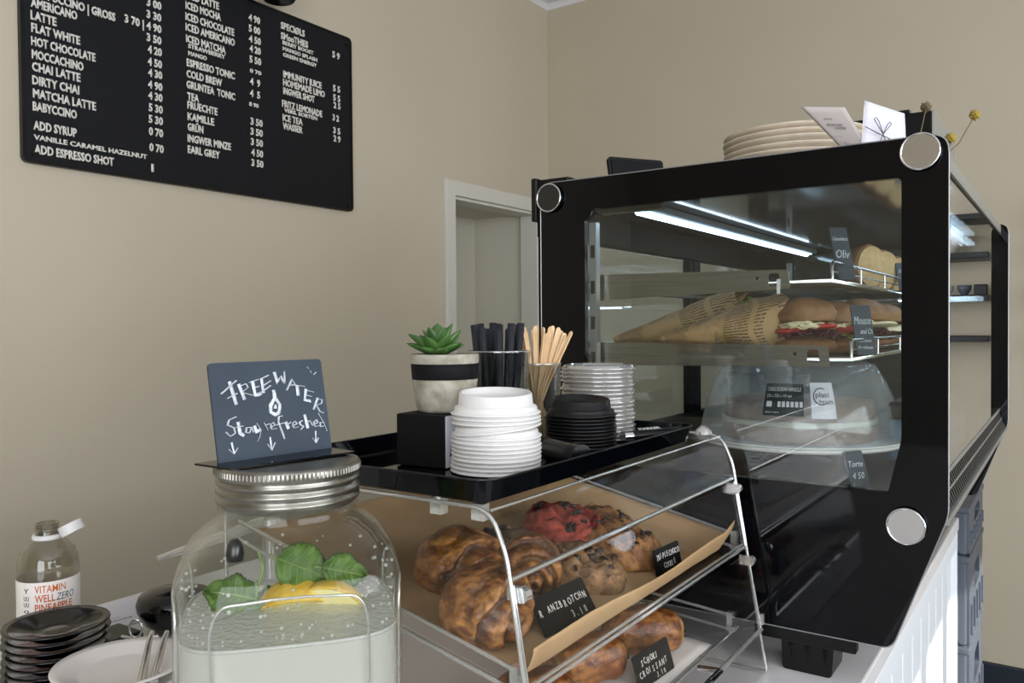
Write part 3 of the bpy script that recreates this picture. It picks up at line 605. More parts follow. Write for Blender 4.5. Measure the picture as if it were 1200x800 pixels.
def text_dome(body, cap, a0, z0, m_, width, off=.0012, sx=1):
    me = text_mesh(body, cap, width, 0, .0)
    for v in me.vertices:
        x, y = v.co.x, v.co.y; z = z0+y; r = dome_r(z)+off; a = a0+x/r
        v.co = (DX+math.cos(a)*r, DY+math.sin(a)*r, 1.2665+z)
    o = mesh_obj('print', me, m_, dm, Matrix.Identity(4)); return o
ang = lambda dx: -PI/2+dx      # facing the end panel
A0 = math.radians(-76)-.22
on_dome(A0-.10, A0+.30, .047, .094, 'dark_label', 'label_dark', .0006)
text_dome('CAKE SCREW HANDLE', .0062, A0-.075, .083, 'card', .048)
text_dome('320 x 320 x 140 mm', .0048, A0-.075, .074, 'card', .036)
text_dome('plast team', .003, A0-.075, .051, 'card', .02)
for i in range(7):
    w_ = .055 if i == 0 else .03; a_ = A0-.07+(0 if i == 0 else .07+i*.043)
    on_dome(a_, a_+w_, .060, .068, 'pictogram', 'card', .0012)
on_dome(A0+.37, A0+.61, .044, .096, 'white_sticker', 'card', .0006)
text_dome('plast', .008, A0+.42, .075, 'ink', .020); text_dome('team', .008, A0+.45, .065, 'ink', .020)
b = MB()
pts = []
for i in range(14):
    t = math.radians(60+i*18); a = A0+.475+math.cos(t)*.075; z = .076+math.sin(t)*.012; r = dome_r(z)+.0014; pts.append((DX+math.cos(a)*r, DY+math.sin(a)*r, 1.2665+z))
b.tube(pts, .0006, 5); b.build('logo_arc', 'ink', dm)
ck = thing('layer_cake', (DX, DY, 1.266), 'brown layer cake with pale cream seen hazily under the plastic dome', 'cake')
MB().lathe([(0, 0), (.118, 0), (.122, .006), (.12, .026), (0, .026)], 48, (DX, DY, 1.266)).build('sponge_layer', 'cake', ck)
MB().lathe([(0, .026), (.121, .026), (.122, .031), (.12, .034), (0, .034)], 48, (DX, DY, 1.266)).build('cream_layer', 'cream', ck)
MB().lathe([(0, .034), (.117, .034), (.12, .042), (.115, .06), (.05, .066), (0, .066)], 48, (DX, DY, 1.266)).build('sponge_layer', 'cake', ck)
# ---------------------------------------------------------------- generic blobs
def ico(sub=4):
    bm = bmesh.new(); bmesh.ops.create_icosphere(bm, subdivisions=sub, radius=1); vs = [v.co.copy() for v in bm.verts]; fs = [[v.index for v in f.verts] for f in bm.faces]; bm.free(); return vs, fs
ICO = {k: ico(k) for k in (3, 4, 5, 6)}
def blob(fn, sub=4):
    vs, fs = ICO[sub]; b = MB(); out = []; cols = []
    for v in vs:
        r = fn(v)
        if isinstance(r, tuple): out.append(r[0]); cols.append(r[1])
        else: out.append(r)
    b.add(out, fs, 0, True); b.col = cols or None; return b
# ---------------------------------------------------------------- sandwiches in the case
LZ = 1.4055
def wrap(tip, mouth, r, lab, seed):
    tip, mouth = Vector(tip), Vector(mouth); ax = (mouth-tip); L_ = ax.length; ax.normalize(); sd = Vector((0, 0, 1)).cross(ax).normalized(); upv = ax.cross(sd)
    t = thing('wrapped_sandwich', tip, lab, 'sandwich', 'sandwiches wrapped in printed kraft paper')
    def f(u, v):
        a = 2*PI*v; rr = r*(.12+.88*min(1, u*1.25)**.85)
        w_ = rr*(1+.10*fbm((u*3+seed, math.cos(a)*1.3, math.sin(a)*1.3), 1.6)); h = w_*(.62+.3*u)
        e = 1+(.10*math.sin(5*a+seed) if u > .97 else 0)
        p = tip+ax*(u*L_*(1+.05*math.sin(3*a+seed)*u))+sd*math.cos(a)*w_*e*1.05+upv*(math.sin(a)*h*e)
        p.z = max(p.z, LZ+.001); return p
    b = MB(); b.grid(f, 34, 40, uv=True); b.build('paper_wrap', 'news', t, solid=.0012)
    def br(v): return mouth-ax*.028+ax*(v.x*.05)+sd*(v.y*r*.85)+upv*(v.z*r*.52)*(1+.1*fbm(v+Vector((seed, 0, 0)), 2))+Vector((0, 0, .002))
    blob(br, 4).build('bread', 'bread', t)
    for i in range(4):
        q = mouth+ax*.008+sd*random.uniform(-.4, .6)*r+upv*(random.uniform(-.1, .5)*r)
        blob(lambda v: q+Vector((v.x*.013, v.y*.014, v.z*.011))*(1+.5*fbm(v, 2.5)), 3).build('cheese' if i % 2 else 'lettuce', 'cheese' if i % 2 else 'lettuce', t)
wrap((-.535, 1.19, 1.428), (-.352, 1.235, 1.452), .049, 'sandwich wrapped in printed kraft paper, larger one nearer the glass with cheese at its mouth', 1.3)
wrap((-.660, 1.275, 1.426), (-.445, 1.335, 1.462), .054, 'sandwich wrapped in printed kraft paper, left one lying behind the larger wrap', 4.1)
def sandwich(c, sz, rz, lab, leaf='red_leaf', slice_='tomato', base=LZ, seed=0, grp='filled sandwiches in the display case'):
    c = Vector((c[0], c[1], base)); sx, sy, h = sz; R = Matrix.Rotation(rz, 3, 'Z')
    t = thing('filled_sandwich', c, lab, 'sandwich', grp)
    q = lambda v, z0, hh, k=1, n_=.06: c+R@Vector((v.x*sx*k, v.y*sy*k, 0))*(1+n_*fbm(v+Vector((seed, z0*50, 0)), 2))+Vector((0, 0, z0+hh*.5+v.z*hh*.5))
    blob(lambda v: q(v, 0, h*.34), 4).build('bread_bottom', 'bread', t)
    def ruf(z0, k0, amp, sd_):
        def g(u, v):
            a = 2*PI*u; rr = k0*(.55+.45*v)*(1+.16*fbm((math.cos(a)*1.4+sd_, math.sin(a)*1.4, seed), 2.2)*v)
            z = z0+amp*v*(math.sin(a*11+sd_)*.6+math.sin(a*23+seed)*.5)+h*.02*(1-v)
            return c+R@Vector((math.cos(a)*sx*rr, math.sin(a)*sy*rr, 0))+Vector((0, 0, z))
        b = MB(); b.grid(g, 120, 6); return b
    ruf(h*.34, 1.12, .0045, 1).build('lettuce', leaf, t, solid=.0006)
    ruf(h*.40, 1.06, .0040, 4).build('lettuce', 'lettuce' if leaf == 'red_leaf' and seed % 2 else leaf, t, solid=.0006)
    for k in range(3):
        o = R@Vector(((k-1)*sx*.5, -sy*.30, 0)); cc = c+o+Vector((0, 0, h*.42+k*.0015)); hh = .006 if slice_ == 'tomato' else .004
        b = MB(); b.lathe([(0, 0), (sy*.60, 0), (sy*.66, hh*.5), (sy*.60, hh), (0, hh)], 20)
        T = Euler((.18*math.sin(k*2+seed), .15*math.cos(k+seed), 0)).to_matrix(); b.v = [cc+T@p for p in b.v]
        b.build(slice_ if slice_ != 'cheese' else 'cheese_slice', slice_, t)
    def chz(v): return c+R@Vector((v.x*sx*.75-.1*sx, v.y*sy*.9-sy*.18, 0))*(1+.3*fbm(v+Vector((seed, 0, 1)), 2.5))+Vector((0, 0, h*.52+v.z*h*.07+h*.05*fbm(v, 3)))
    blob(chz, 4).build('cheese_slice', 'cheese', t)
    def top(v):
        p = q(Vector((v.x, v.y, max(v.z, -.35))), h*.40, h*.62); return p
    blob(top, 4).build('bread_top', 'bread', t)
sandwich((-.318, 1.21, 0), (.042, .033, .082), .3, 'round bun sandwich with tomato and mozzarella beside the wrapped sandwiches', 'red_leaf', 'tomato', seed=2)
sandwich((-.305, 1.32, 0), (.038, .05, .078), .1, 'round dark bun sandwich behind the tomato bun in the lower shelf', 'lettuce', 'tomato', seed=5)
sandwich((-.292, 1.45, 0), (.04, .058, .085), .1, 'seeded baguette sandwich with red lettuce and cheese behind the lower chalk tag', 'red_leaf', 'cheese', seed=8)
sandwich((-.292, 1.60, 0), (.042, .06, .08), -.1, 'baguette sandwich with pale cheese, farthest right on the lower shelf', 'red_leaf', 'cheese', seed=11)
def half(cx, cy, z, rz, lab):
    c = Vector((cx, cy, z)); R = Matrix.Rotation(rz, 3, 'Z'); t = thing('bread_roll_half', c, lab, 'bread roll', 'cut bread rolls on the upper shelf')
    def f(v):
        y = max(v.y, -.25); return c+R@Vector((v.x*.036, y*.05, 0))+Vector((0, 0, .040+v.z*.040*(1+.05*fbm(v, 2))))
    blob(f, 4).build('crust', 'bread', t)
    b = MB(); pts = []
    for i in range(28):
        a = 2*PI*i/28; pts.append(c+R@Vector((math.cos(a)*.0315, -.0145, 0))+Vector((0, 0, .041+math.sin(a)*.035)))
    b.add(pts, [tuple(range(28))]); b.build('cut_face', 'crumb', t, solid=.002)
UZ = 1.5105
half(-.305, 1.56, UZ, .95, 'cut bread roll leaning on the upper shelf, larger one left of the small chalk tag')
half(-.305, 1.69, UZ, .9, 'cut bread roll on the upper shelf right behind the small chalk tag')
half(-.310, 1.88, UZ, .9, 'cut bread roll on the upper shelf, farthest from the glass')
# chalk tags in the case
def chalk_tag(c, w_, h, yaw_, lean, lines, lab, grp=None, peg=False, th=.002):
    """upright tag, bottom centre c; faces -y rotated by yaw_, leaning back"""
    c = Vector(c); ux = Vector((math.cos(yaw_), math.sin(yaw_), 0)); back = Vector((-math.sin(yaw_), math.cos(yaw_), 0)); uy = (Vector((0, 0, 1))*math.cos(lean)+back*math.sin(lean))
    t = thing('price_tag', c, lab, 'price tag', grp)
    me = plate(rpoly([(-w_/2, 0), (w_/2, 0), (w_/2, h), (-w_/2, h)], .003), [], th); F_ = frame(c, ux, uy); mesh_obj('tag_face', me, 'dark_slate' if not peg else 'black_matte', t, F_)
    nrm = ux.cross(uy)
    foot = c-back*0
    b = MB(); q = [c+ux*(-w_/2), c+ux*(w_/2), c+ux*(w_/2)+back*h*.4, c-ux*(w_/2)+back*h*.4]; b.add([p for p in q], [(0, 1, 2, 3)]); b.build('tag_foot', 'black_matte', t, solid=.0015)
    for s_, cap, x, y, wd in lines:
        o = c+ux*(x)+uy*y+nrm*(th/2+.0002)
        if peg:
            xx = x
            step = wd/len(s_)
            for i, ch in enumerate(s_):
                if ch == ' ': continue
                rr = random.uniform(-.14, .14); dy = random.uniform(-.0008, .0008)
                oo = c+ux*(x+i*step)+uy*(y+dy)+nrm*(th/2+.0002); u2_ = ux*math.cos(rr)+uy*math.sin(rr); v2_ = -ux*math.sin(rr)+uy*math.cos(rr)
                text('lettering', ch, cap, oo, u2_, v2_, 'letter', t, ext=.0003, off=.0, xs=.72)
        else: text('lettering', s_, cap, o, ux, uy, 'chalk', t, width=wd, ext=.0002, off=.0, shear=.3)
    return t
G = 'chalk tags in the display case'
chalk_tag((-.262, 1.215, 1.512), .030, .078, .95, .25, [('Camembert', .006, -.013, .058, .026), ('Oliv', .013, -.012, .032, .024)], 'tall black chalk tag on the upper shelf rail reading Camembert')
chalk_tag((-.258, 1.70, 1.512), .034, .055, .8, .25, [('Salami', .007, -.014, .035, .028), ('Rolls', .007, -.012, .02, .024)], 'smaller black chalk tag on the upper shelf in front of the bread rolls')
chalk_tag((-.240, 1.235, 1.406), .032, .072, .85, .22, [('Mousse', .012, -.014, .044, .028), ('and Ch', .008, -.006, .030, .02), ('Tomate', .005, -.012, .018, .022), ('Basilikum', .005, -.013, .008, .024)], 'tall black chalk tag on the lower shelf reading Mousse and Ch')
chalk_tag((-.235, 1.17, 1.2285), .032, .05, .95, .35, [('Torte', .009, -.012, .028, .024), ('4 50', .009, -.01, .012, .02)], 'black chalk tag standing on the case floor below the cake dome')
bb = MB(); bb.box((-.245, 1.42, 1.23), (-.155, 1.62, 1.30)); bb2 = bb.build('storage_box', 'blue_box', None, bevel=.006); tag(bb2, 'pale blue box at the right behind the cake dome', 'box')
bb = MB(); bb.box((-.235, 1.35, 1.302), (-.16, 1.60, 1.330)); tag(bb.build('folded_bag', 'steel_dark', None, bevel=.006), 'dark folded bag on top of the pale blue box', 'bag')
# ---------------------------------------------------------------- on top of the case
RZ = 1.675
PCx, PCy = -.405, 1.47
pr = [(0, .002), (.07, .002), (.078, 0), (.082, .002), (.118, .013), (.1225, .0165), (.1222, .0182), (.117, .0178), (.08, .007), (0, .007)]
p0 = MB().lathe(pr, 64, (0, 0, 0)).build('dinner_plate', 'beige_plate', None)
lb = ['topmost', 'second from the top', 'third from the top', 'fourth from the top', 'fifth from the top', 'sixth from the top', 'third from the bottom', 'second from the bottom', 'lowest']
for i in range(9):
    o = p0 if i == 0 else p0.copy()
    if i: COL.objects.link(o)
    z_ = RZ+(8-i)*.0108; o.location = (PCx+random.uniform(-.003, .003), PCy+random.uniform(-.003, .003), z_)
    tag(o, 'beige porcelain plate in the stack on top of the display case, %s' % lb[i], 'plate', 'beige plates on top of the case')
def card(pts, lab, m_, lines, nm='card', fold=None):
    t = thing(nm, pts[3], lab, 'card'); b = MB(); P_ = [Vector(p) for p in pts]
    b.grid(lambda u, v: (P_[3]*(1-u)+P_[2]*u)*(1-v)+(P_[0]*(1-u)+P_[1]*u)*v+Vector((0, .004*math.sin(PI*v), 0)), 8, 8); b.build('sheet', m_, t, solid=.0008)
    ux = (P_[1]-P_[0]).normalized(); uy = (P_[0]-P_[3]).normalized(); n_ = ux.cross((uy-ux*uy.dot(ux)).normalized())
    for s_, cap, u, v, wd, mm in lines:
        o = (P_[3]*(1-u)+P_[2]*u)*(1-v)+(P_[0]*(1-u)+P_[1]*u)*v+n_*.0012-Vector((0, .002, 0))+Vector((0, .004*math.sin(PI*v), 0))
        text('print', s_, cap, o, ux, uy, mm, t, width=wd, ext=.0001)
    return t
# pale printed leaflet leaning back over the plates, then the folded white card with a drawn bow
card([(-.331, 1.235, 1.770), (-.263, 1.205, 1.752), (-.222, 1.17, 1.677), (-.252, 1.20, 1.677)], 'pale printed leaflet leaning against the plates on top of the case', 'card_pink',
     [('RESERVIERT', .0035, .22, .62, .030, 'ink_grey'), ('KAFFEE', .0035, .38, .55, .018, 'ink_grey'), ('Danke', .003, .3, .74, .014, 'ink_grey'), ('------------------', .002, .12, .42, .048, 'ink_grey'), ('Name', .003, .25, .25, .012, 'ink_grey'), ('----------------', .002, .14, .3, .045, 'ink_grey')], 'leaflet')
ct_ = card([(-.233, 1.185, 1.752), (-.190, 1.225, 1.736), (-.187, 1.215, 1.677), (-.236, 1.175, 1.677)], 'white folded card with a drawn black bow beside the top chrome disc', 'card', [], 'greeting_card')
def bow():
    o = Vector((-.2115, 1.1935, 1.704)); ux = Vector((.043, .04, -.004)).normalized(); uy = Vector((0, 0, 1))
    g = lambda x, y: o+ux*x+uy*y
    b = MB(); L_ = [(0, 0), (-.004, .006), (-.011, .016), (-.014, .021), (-.011, .023), (-.007, .018), (-.003, .008), (0, 0)]
    b.tube([g(x+.001, y) for x, y in L_], .0005, 5); b.tube([g(-x*.9, y*.75+.001) for x, y in L_], .0005, 5)
    b.tube([g(-.026, .009), g(-.008, .002), g(.012, -.005), g(.026, -.011)], .0006, 5); b.tube([g(0, 0), g(-.006, -.012)], .0005, 5); b.tube([g(0, 0), g(.007, -.012)], .0005, 5)
    b.build('drawn_bow', 'ink', ct_)
bow()
MB().add([(-.236, 1.176, 1.677), (-.233, 1.186, 1.752), (-.238, 1.215, 1.75), (-.244, 1.205, 1.677)], [(0, 1, 2, 3)]).build('rear_fold', 'card_pink', ct_, solid=.0008)
bx = thing('laminate_box', (-.28, 1.64, RZ), 'black box with a grey end face standing behind the cards on top of the case', 'box')
MB().box((-.36, 1.5, RZ), (-.192, 1.79, 1.80)).build('body', 'black_matte', bx, bevel=.002)
MB().box((-.1915, 1.5, RZ), (-.189, 1.79, 1.801)).build('end_face', 'grey_side', bx)
MB().box((-.255, 1.498, 1.80), (-.225, 1.79, 1.806)).build('lid_lip', 'black_satin', bx, bevel=.001)
tb = thing('tablet', (-.72, 1.5, RZ), 'black tablet screen leaning up behind the left edge of the case top', 'tablet')
me = plate(rpoly([(0, 0), (.13, 0), (.13, .122), (0, .122)], .008), [], .008); mesh_obj('housing', me, 'black_satin', tb, frame((-.760, 1.47, 1.676), (.55, .83, 0), (-.12, .25, .95)))
me = plate(rpoly([(.006, .006), (.124, .006), (.124, .116), (.006, .116)], .004), [], .001); mesh_obj('screen', me, 'black_gloss', tb, frame(Vector((-.760, 1.47, 1.676))+Vector((.8, -.5, .2))*.0055, (.55, .83, 0), (-.12, .25, .95)))
fl = thing('dried_flower_sprig', (-.15, 1.27, 1.67), 'dried sprig with small yellow flower heads behind the top right chrome disc', 'dried flower')
for a, b_, hd in (((-.155, 1.26, 1.67), (-.1125, 1.3, 1.738), 1), ((-.15, 1.26, 1.67), (-.139, 1.27, 1.704), 1), ((-.190, 1.25, 1.67), (-.1735, 1.3, 1.757), 2)):
    m_ = (Vector(a)+Vector(b_))/2+Vector((.004, 0, -.006 if hd == 1 else 0)); MB().tube([a, m_, b_], .0008, 6).build('stem', 'stem', fl)
    c_ = Vector(b_); rr = .0055
    blob(lambda v: c_+v*rr*(1+.9*fbm(v, 5)+(.3*v.z if hd == 2 else 0)), 4).build('flower_head', 'flower' if hd == 1 else 'stem', fl)

# ================================================================ PASTRY CASE (clear acrylic)
PY0, PY1 = .537, 1.075
pc = thing('pastry_case', (-.55, .8, CZ), 'clear acrylic two-shelf pastry case with hinged front doors on the counter', 'pastry case')
side = rpoly([(-.333, .989), (-.378, 1.262), (-.394, 1.300), (-.745, 1.300), (-.745, .989)], [.004, .01, .02, .008, .004])
for yy in (PY0+.002, PY1-.002):
    b = MB(); n_ = len(side)
    b.prism(side, 'xz', yy-.002, yy+.002); b.m[0] = 0; b.m[1] = 0
    for i in range(2, len(b.m)): b.m[i] = 1
    b.build('side_panel', ['acrylic', 'acrylic_edge'], pc)
    MB().tube([(p[0], yy, p[1]) for p in side], .0021, 6, closed=True).build('polished_edge', 'acrylic_edge', pc)
# top sheet bending over the front
fr = [(-.742, 1.299), (-.412, 1.299)]+[(-.412+.024*math.sin(a_), 1.275+.024*math.cos(a_)) for a_ in [math.radians(8+9*i) for i in range(9)]]+[(-.3785, 1.244)]
def sheet(poly, th, y0, y1, nm, mats=('acrylic', 'acrylic_edge')):
    b = MB(); vs = []; k = len(poly)
    for (x, z) in poly: vs += [(x, y0, z), (x, y1, z)]
    b.add(vs, [(2*i, 2*i+1, 2*i+3, 2*i+2) for i in range(k-1)], 0, False); return b.build(nm, list(mats), pc, solid=th)
sheet(fr, .004, PY0+.004, PY1-.004, 'top_sheet')
edge_bar = lambda p, nm='hinge_bar', r=.0026: MB().cyl((p[0], PY0+.005, p[1]), (p[0], PY1-.005, p[1]), r, 8).build(nm, 'acrylic_edge', pc)
edge_bar((-.3785, 1.2425)); edge_bar((-.395, 1.2985), 'polished_edge', .0016)
MB().cyl((-.742, PY0+.005, 1.299), (-.742, PY1-.005, 1.299), .002, 8).build('polished_edge', 'acrylic_edge', pc)
# doors
def door(x0, z0, x1, z1, nm):
    d_ = sheet([(x0, z0), (x1, z1)], .003, PY0+.006, PY1-.006, nm)
    MB().cyl((x1, PY0+.006, z1), (x1, PY1-.006, z1), .0019, 8).build('polished_edge', 'acrylic_edge', d_)
    for yy in (PY0+.006, PY1-.006): MB().cyl((x0, yy, z0), (x1, yy, z1), .0014, 6).build('polished_edge', 'acrylic_edge', d_)
    for yy in (PY0+.012, PY1-.012):
        MB().cyl((x0+.006, yy-.004, z0-.008), (x0+.006, yy+.004, z0-.008), .0065, 16).build('hinge_knuckle', 'acrylic_edge', d_)
        MB().box((x0-.008, yy-.003, z0-.014), (x0+.006, yy+.003, z0-.002)).build('hinge_block', 'acrylic_edge', d_)
    return d_
door(-.375, 1.239, -.360, 1.153, 'upper_door'); ld = door(-.357, 1.145, -.339, 1.047, 'lower_door')
sheet([(-.338, 1.044), (-.333, .992)], .003, PY0+.006, PY1-.006, 'front_strip'); 
MB().cyl((-.338, PY0+.005, 1.0455), (-.338, PY1-.005, 1.0455), .0022, 8).build('polished_edge', 'acrylic_edge', pc)
sheet([(-.742, .991), (-.335, .991)], .003, PY0+.004, PY1-.004, 'floor_sheet')
MB().tube([(-.347, .73, 1.062), (-.325, .73, 1.064), (-.320, .735, 1.066), (-.318, .80, 1.068), (-.320, .865, 1.066), (-.325, .87, 1.064), (-.347, .87, 1.062)], .0042, 12).build('handle', 'chrome', ld)
# little clip of the top sheet + corner blocks
for yy in (PY0+.008,):
    for xx in (-.455, -.41):
        MB().box((xx-.006, yy-.004, 1.288), (xx+.006, yy+.006, 1.302)).build('glue_block', 'acrylic_edge', pc)
b = MB(); b.lathe([(.004, 0), (.0045, .004), (.001, .010), (0, .0105)], 10, (-.455, PY0+.008, 1.302)); b.build('rivet', 'acrylic_edge', pc)
b = MB(); b.lathe([(.012, 0), (.010, .006), (.004, .012), (0, .0125)], 10, (-.412, PY1-.02, 1.302)); b.build('rivet', 'acrylic_edge', pc)
MB().box((-.344, PY1-.006, 1.052), (-.336, PY1, 1.066)).build('corner_block', 'acrylic_edge', pc)
# shelves (trays)
def up_z(x): return 1.153+(-.365-x)*.21
def lo_z(x): return 1.043+(-.385-x)*.08
for nm, fz, xf in (('upper_shelf', up_z, -.366), ('lower_shelf', lo_z, -.372)):
    ys0, ys1 = PY0+.012, PY1-.012
    s_ = sheet([(-.73, fz(-.73)), (xf, fz(xf)), (xf+.004, fz(xf)+.006)], .003, ys0, ys1, nm)
    MB().cyl((xf+.004, ys0, fz(xf)+.004), (xf+.004, ys1, fz(xf)+.004), .0018, 6).build('polished_edge', 'acrylic_edge', s_)
    for yy in (ys0-.004, ys1+.004):
        MB().tube([(-.73, yy, fz(-.73)-.004), (xf, yy, fz(xf)-.004)], .0024, 6).build('shelf_runner', 'acrylic_edge', pc)
        MB().tube([(-.73, yy, fz(-.73)+.016), (xf-.01, yy, fz(xf)+.016)], .0022, 6).build('shelf_runner', 'acrylic_edge', pc)
        MB().box((xf-.012, yy-.004, fz(xf)-.006), (xf-.004, yy+.004, fz(xf)+.02)).build('runner_block', 'acrylic_edge', pc)
# kraft paper linings
pl_ = thing('kraft_paper_liner', (-.55, .8, 1.2), 'brown kraft paper lining the upper pastry shelf, its front edge turned up', 'paper', 'kraft papers lining the pastry shelves')
def kr(u, v):
    y = PY0+.022+(PY1-.030-PY0-.022)*v
    if u < .86: x = -.728+(.728-.376)*u/.86; z = up_z(x)+.0035
    else:
        t = (u-.86)/.14; x = -.376+.010*math.sin(t*1.5); z = up_z(-.376)+.004+t*(.024-.002*v+.003*math.sin(v*9))
    z += .0012*fbm((x*30, y*12, 0), 1)
    if v > .93: z += (v-.93)*(.22 if u < .86 else .15)
    z += .0035*max(0, fbm((x*6, y*6, 3), 2))*(1 if u < .8 else 0)
    return (x, y, z)
b = MB(); b.grid(kr, 60, 60); b.build('paper_sheet', 'kraft', pl_, solid=.0006)
pl2 = thing('paper_liner', (-.55, .8, 1.05), 'white paper lining the lower pastry shelf', 'paper')
b = MB(); b.grid(lambda u, v: (-.725+.35*u, PY0+.03+(PY1-PY0-.12)*v, lo_z(-.725+.35*u)+.003+.001*fbm((u*4, v*5, 0), 1)), 24, 24); b.build('paper_sheet', 'label_white', pl2, solid=.0005)

# ---------------------------------------------------------------- pastries
def mixc(a, b, t): t = max(0, min(1, t)); return tuple(a[i]*(1-t)+b[i]*t for i in range(3))+(1,)
GOLD, PALE, DARK = lin('A56A34'), lin('C99458'), lin('3E2018')
def franz(c, sz, rz, lab, seed, tilt=0, grp='cinnamon rolls on the upper pastry shelf'):
    """squashed cinnamon roll: golden dome whose open end (+x) shows nested dough layers with dark filling between"""
    c = Vector(c); R = Matrix.Rotation(rz, 3, 'Z')@Matrix.Rotation(tilt, 3, 'X')
    t = thing('cinnamon_roll', c, lab, 'pastry', grp)
    def f(v):
        p = Vector(v); op = max(0, min(1, (p.x+.12)/.35)); op = op*op*(3-2*op)
        d = math.sqrt(p.y**2*.9+(p.z+.35)**2*.75)
        wob = .10*fbm(p+Vector((seed, 7, 0)), 1.3)
        ph = (d+wob)*17+seed; ring = math.cos(ph); ring = math.copysign(abs(ring)**.7, ring)
        lift = ring*.5+.5
        k = 1+.06*fbm(p+Vector((seed, 0, 0)), 1.4)+.018*fbm(p+Vector((seed, 3, 0)), 8)
        px = p.x*(1-op*.42)+op*(.17*lift-.02)+.10*op*(1-min(1, d))
        rad = 1-op*.07*(1-lift)
        q = Vector((px*sz[0]*k, p.y*sz[1]*k*rad, p.z*sz[2]*k*rad))
        q.z = max(q.z, -sz[2]*.72)
        n1 = fbm(p+Vector((0, seed, 0)), 3.0); n2 = fbm(p+Vector((5, seed, 0)), 9)
        top = mixc(lin('6A3C1C'), lin('B27E46'), .45+.8*n1+.5*n2-.35*max(0, p.z-.75)*2)
        col = mixc(top, lin('28120E'), op*max(0, min(1, .75-lift*1.35)))
        return (c+R@q+Vector((0, 0, sz[2]*.72)), col)
    blob(f, 6).build('baked_roll', 'pastry', t); return t
def uz(x, h=.004): return up_z(x)+h
franz_args = [((-.505, .640), (.052, .044, .036), math.radians(-5), 'cinnamon roll with dark open layers, farthest left on the upper shelf', 1.0),
              ((-.432, .590), (.047, .046, .038), math.radians(5), 'glossy cinnamon roll nearest the front corner, beside the tag reading ANZBROTCHN', 2.3),
              ((-.462, .700), (.036, .034, .034), math.radians(-50), 'cinnamon roll behind the ANZBROTCHN tag, layers facing the front', 4.2)]
for (xy, sz, rz, lab, sd) in franz_args: franz((xy[0], xy[1], uz(xy[0])), sz, rz, lab, sd)
def cookie(xy, r, h, col_a, col_b, lab, seed, chunks=14, z=None):
    zz = uz(xy[0]) if z is None else z
    c = Vector((xy[0], xy[1], zz)); t = thing('cookie', c, lab, 'cookie', 'cookies on the upper pastry shelf'); sl_ = -.205
    def f(v):
        d = math.hypot(v.x, v.y); k = 1+.07*fbm(v+Vector((seed, 0, 0)), 1.6)
        zz_ = v.z*h*(1+.35*fbm(Vector((v.x, v.y, seed)), 3.0)+.30*fbm(Vector((v.x, v.y, seed+5)), 8)); zz_ = max(zz_, -h*.3)
        rr = d**.55 if d > 0 else 0; s_ = r*k*(rr/d if d > 1e-6 else 1)
        q = Vector((v.x*s_, v.y*s_, zz_)); crk = fbm(Vector((v.x, v.y, seed+9)), 4.5)
        q.z += q.x*sl_
        return (c+q+Vector((0, 0, h*.3)), mixc(col_a, col_b, .5+1.6*crk))
    blob(f, 5).build('baked_dough', 'cookie', t)
    for i in range(chunks):
        a = random.uniform(0, 2*PI); d = r*.8*math.sqrt(random.random()); p = c+Vector((math.cos(a)*d, math.sin(a)*d, h*.3+h*1.04*math.sqrt(1-(d/r)**3.6)+math.cos(a)*d*sl_)); s_ = random.uniform(.003, .0065)
        b = MB(); b.box((p.x-s_*.8, p.y-s_*.6, p.z-.007), (p.x+s_*.8, p.y+s_*.6, p.z+.0015), rot=(random.uniform(-.3, .3), random.uniform(-.3, .3), random.uniform(0, 3))); b.build('chocolate_chunk', 'chocolate', t, bevel=.0012)
cookie((-.520, .752), .042, .020, lin('5E4A3A'), lin('8A7560'), 'greyish dark cookie behind the left cinnamon roll', 1, 10)
cookie((-.515, .862), .053, .026, lin('8E2F26'), lin('B0493A'), 'red cookie with chocolate chunks at the back of the upper shelf', 2, 16)
cookie((-.449, .880), .050, .023, lin('7A4F2C'), lin('A87844'), 'brown chocolate chunk cookie behind the TRIPLECHOCO COOKIE tag', 3, 20)
cookie((-.443, .782), .046, .021, lin('6E4E34'), lin('9C7850'), 'brown chocolate chunk cookie between the two upper tags', 4, 14)
cookie((-.50, .94), .04, .016, lin('7A4F2C'), lin('A87844'), 'brown cookie in the far back corner behind the red cookie', 6, 10)
# lower shelf pastries
def croissant_bar(c, sz, rz, lab, seed, nm='chocolate_croissant'):
    c = Vector(c); R = Matrix.Rotation(rz, 3, 'Z'); t = thing(nm, c, lab, 'pastry', 'pastries on the lower pastry shelf')
    def f(v):
        p = Vector(v); e = .55
        q = Vector((math.copysign(abs(p.x)**.6, p.x), math.copysign(abs(p.y)**.75, p.y), math.copysign(abs(p.z)**.8, p.z)))
        seg = math.cos(q.x*7+seed)*.05; endf = max(0, abs(q.x)-.86)/.14
        ring = math.sin(math.hypot(q.y, q.z)*14)
        w_ = 1+seg+.04*fbm(p+Vector((seed, 0, 0)), 2)
        s_ = Vector((q.x*sz[0]*(1+.03*ring*endf), q.y*sz[1]*w_, max(q.z, -.8)*sz[2]*w_))
        col = mixc(lin('6E3A18'), lin('B27A40'), .35+1.1*fbm(p+Vector((seed, 0, 0)), 2.5)); col = mixc(col, lin('D8B27A'), endf*(.6+.4*ring))
        return (c+R@s_+Vector((0, 0, sz[2]*.8)), col)
    blob(f, 5).build('baked_dough', 'pastry', t)
    for k in (-.35, .35):
        p = c+R@Vector((sz[0]*.97, k*sz[1], 0))+Vector((0, 0, sz[2]*.75)); d_ = R@Vector((1, 0, 0))
        MB().cyl(p-d_*.01, p+d_*.003, .0045, 10).build('chocolate_stick', 'chocolate', t)
lz = lambda x: lo_z(x)+.0045
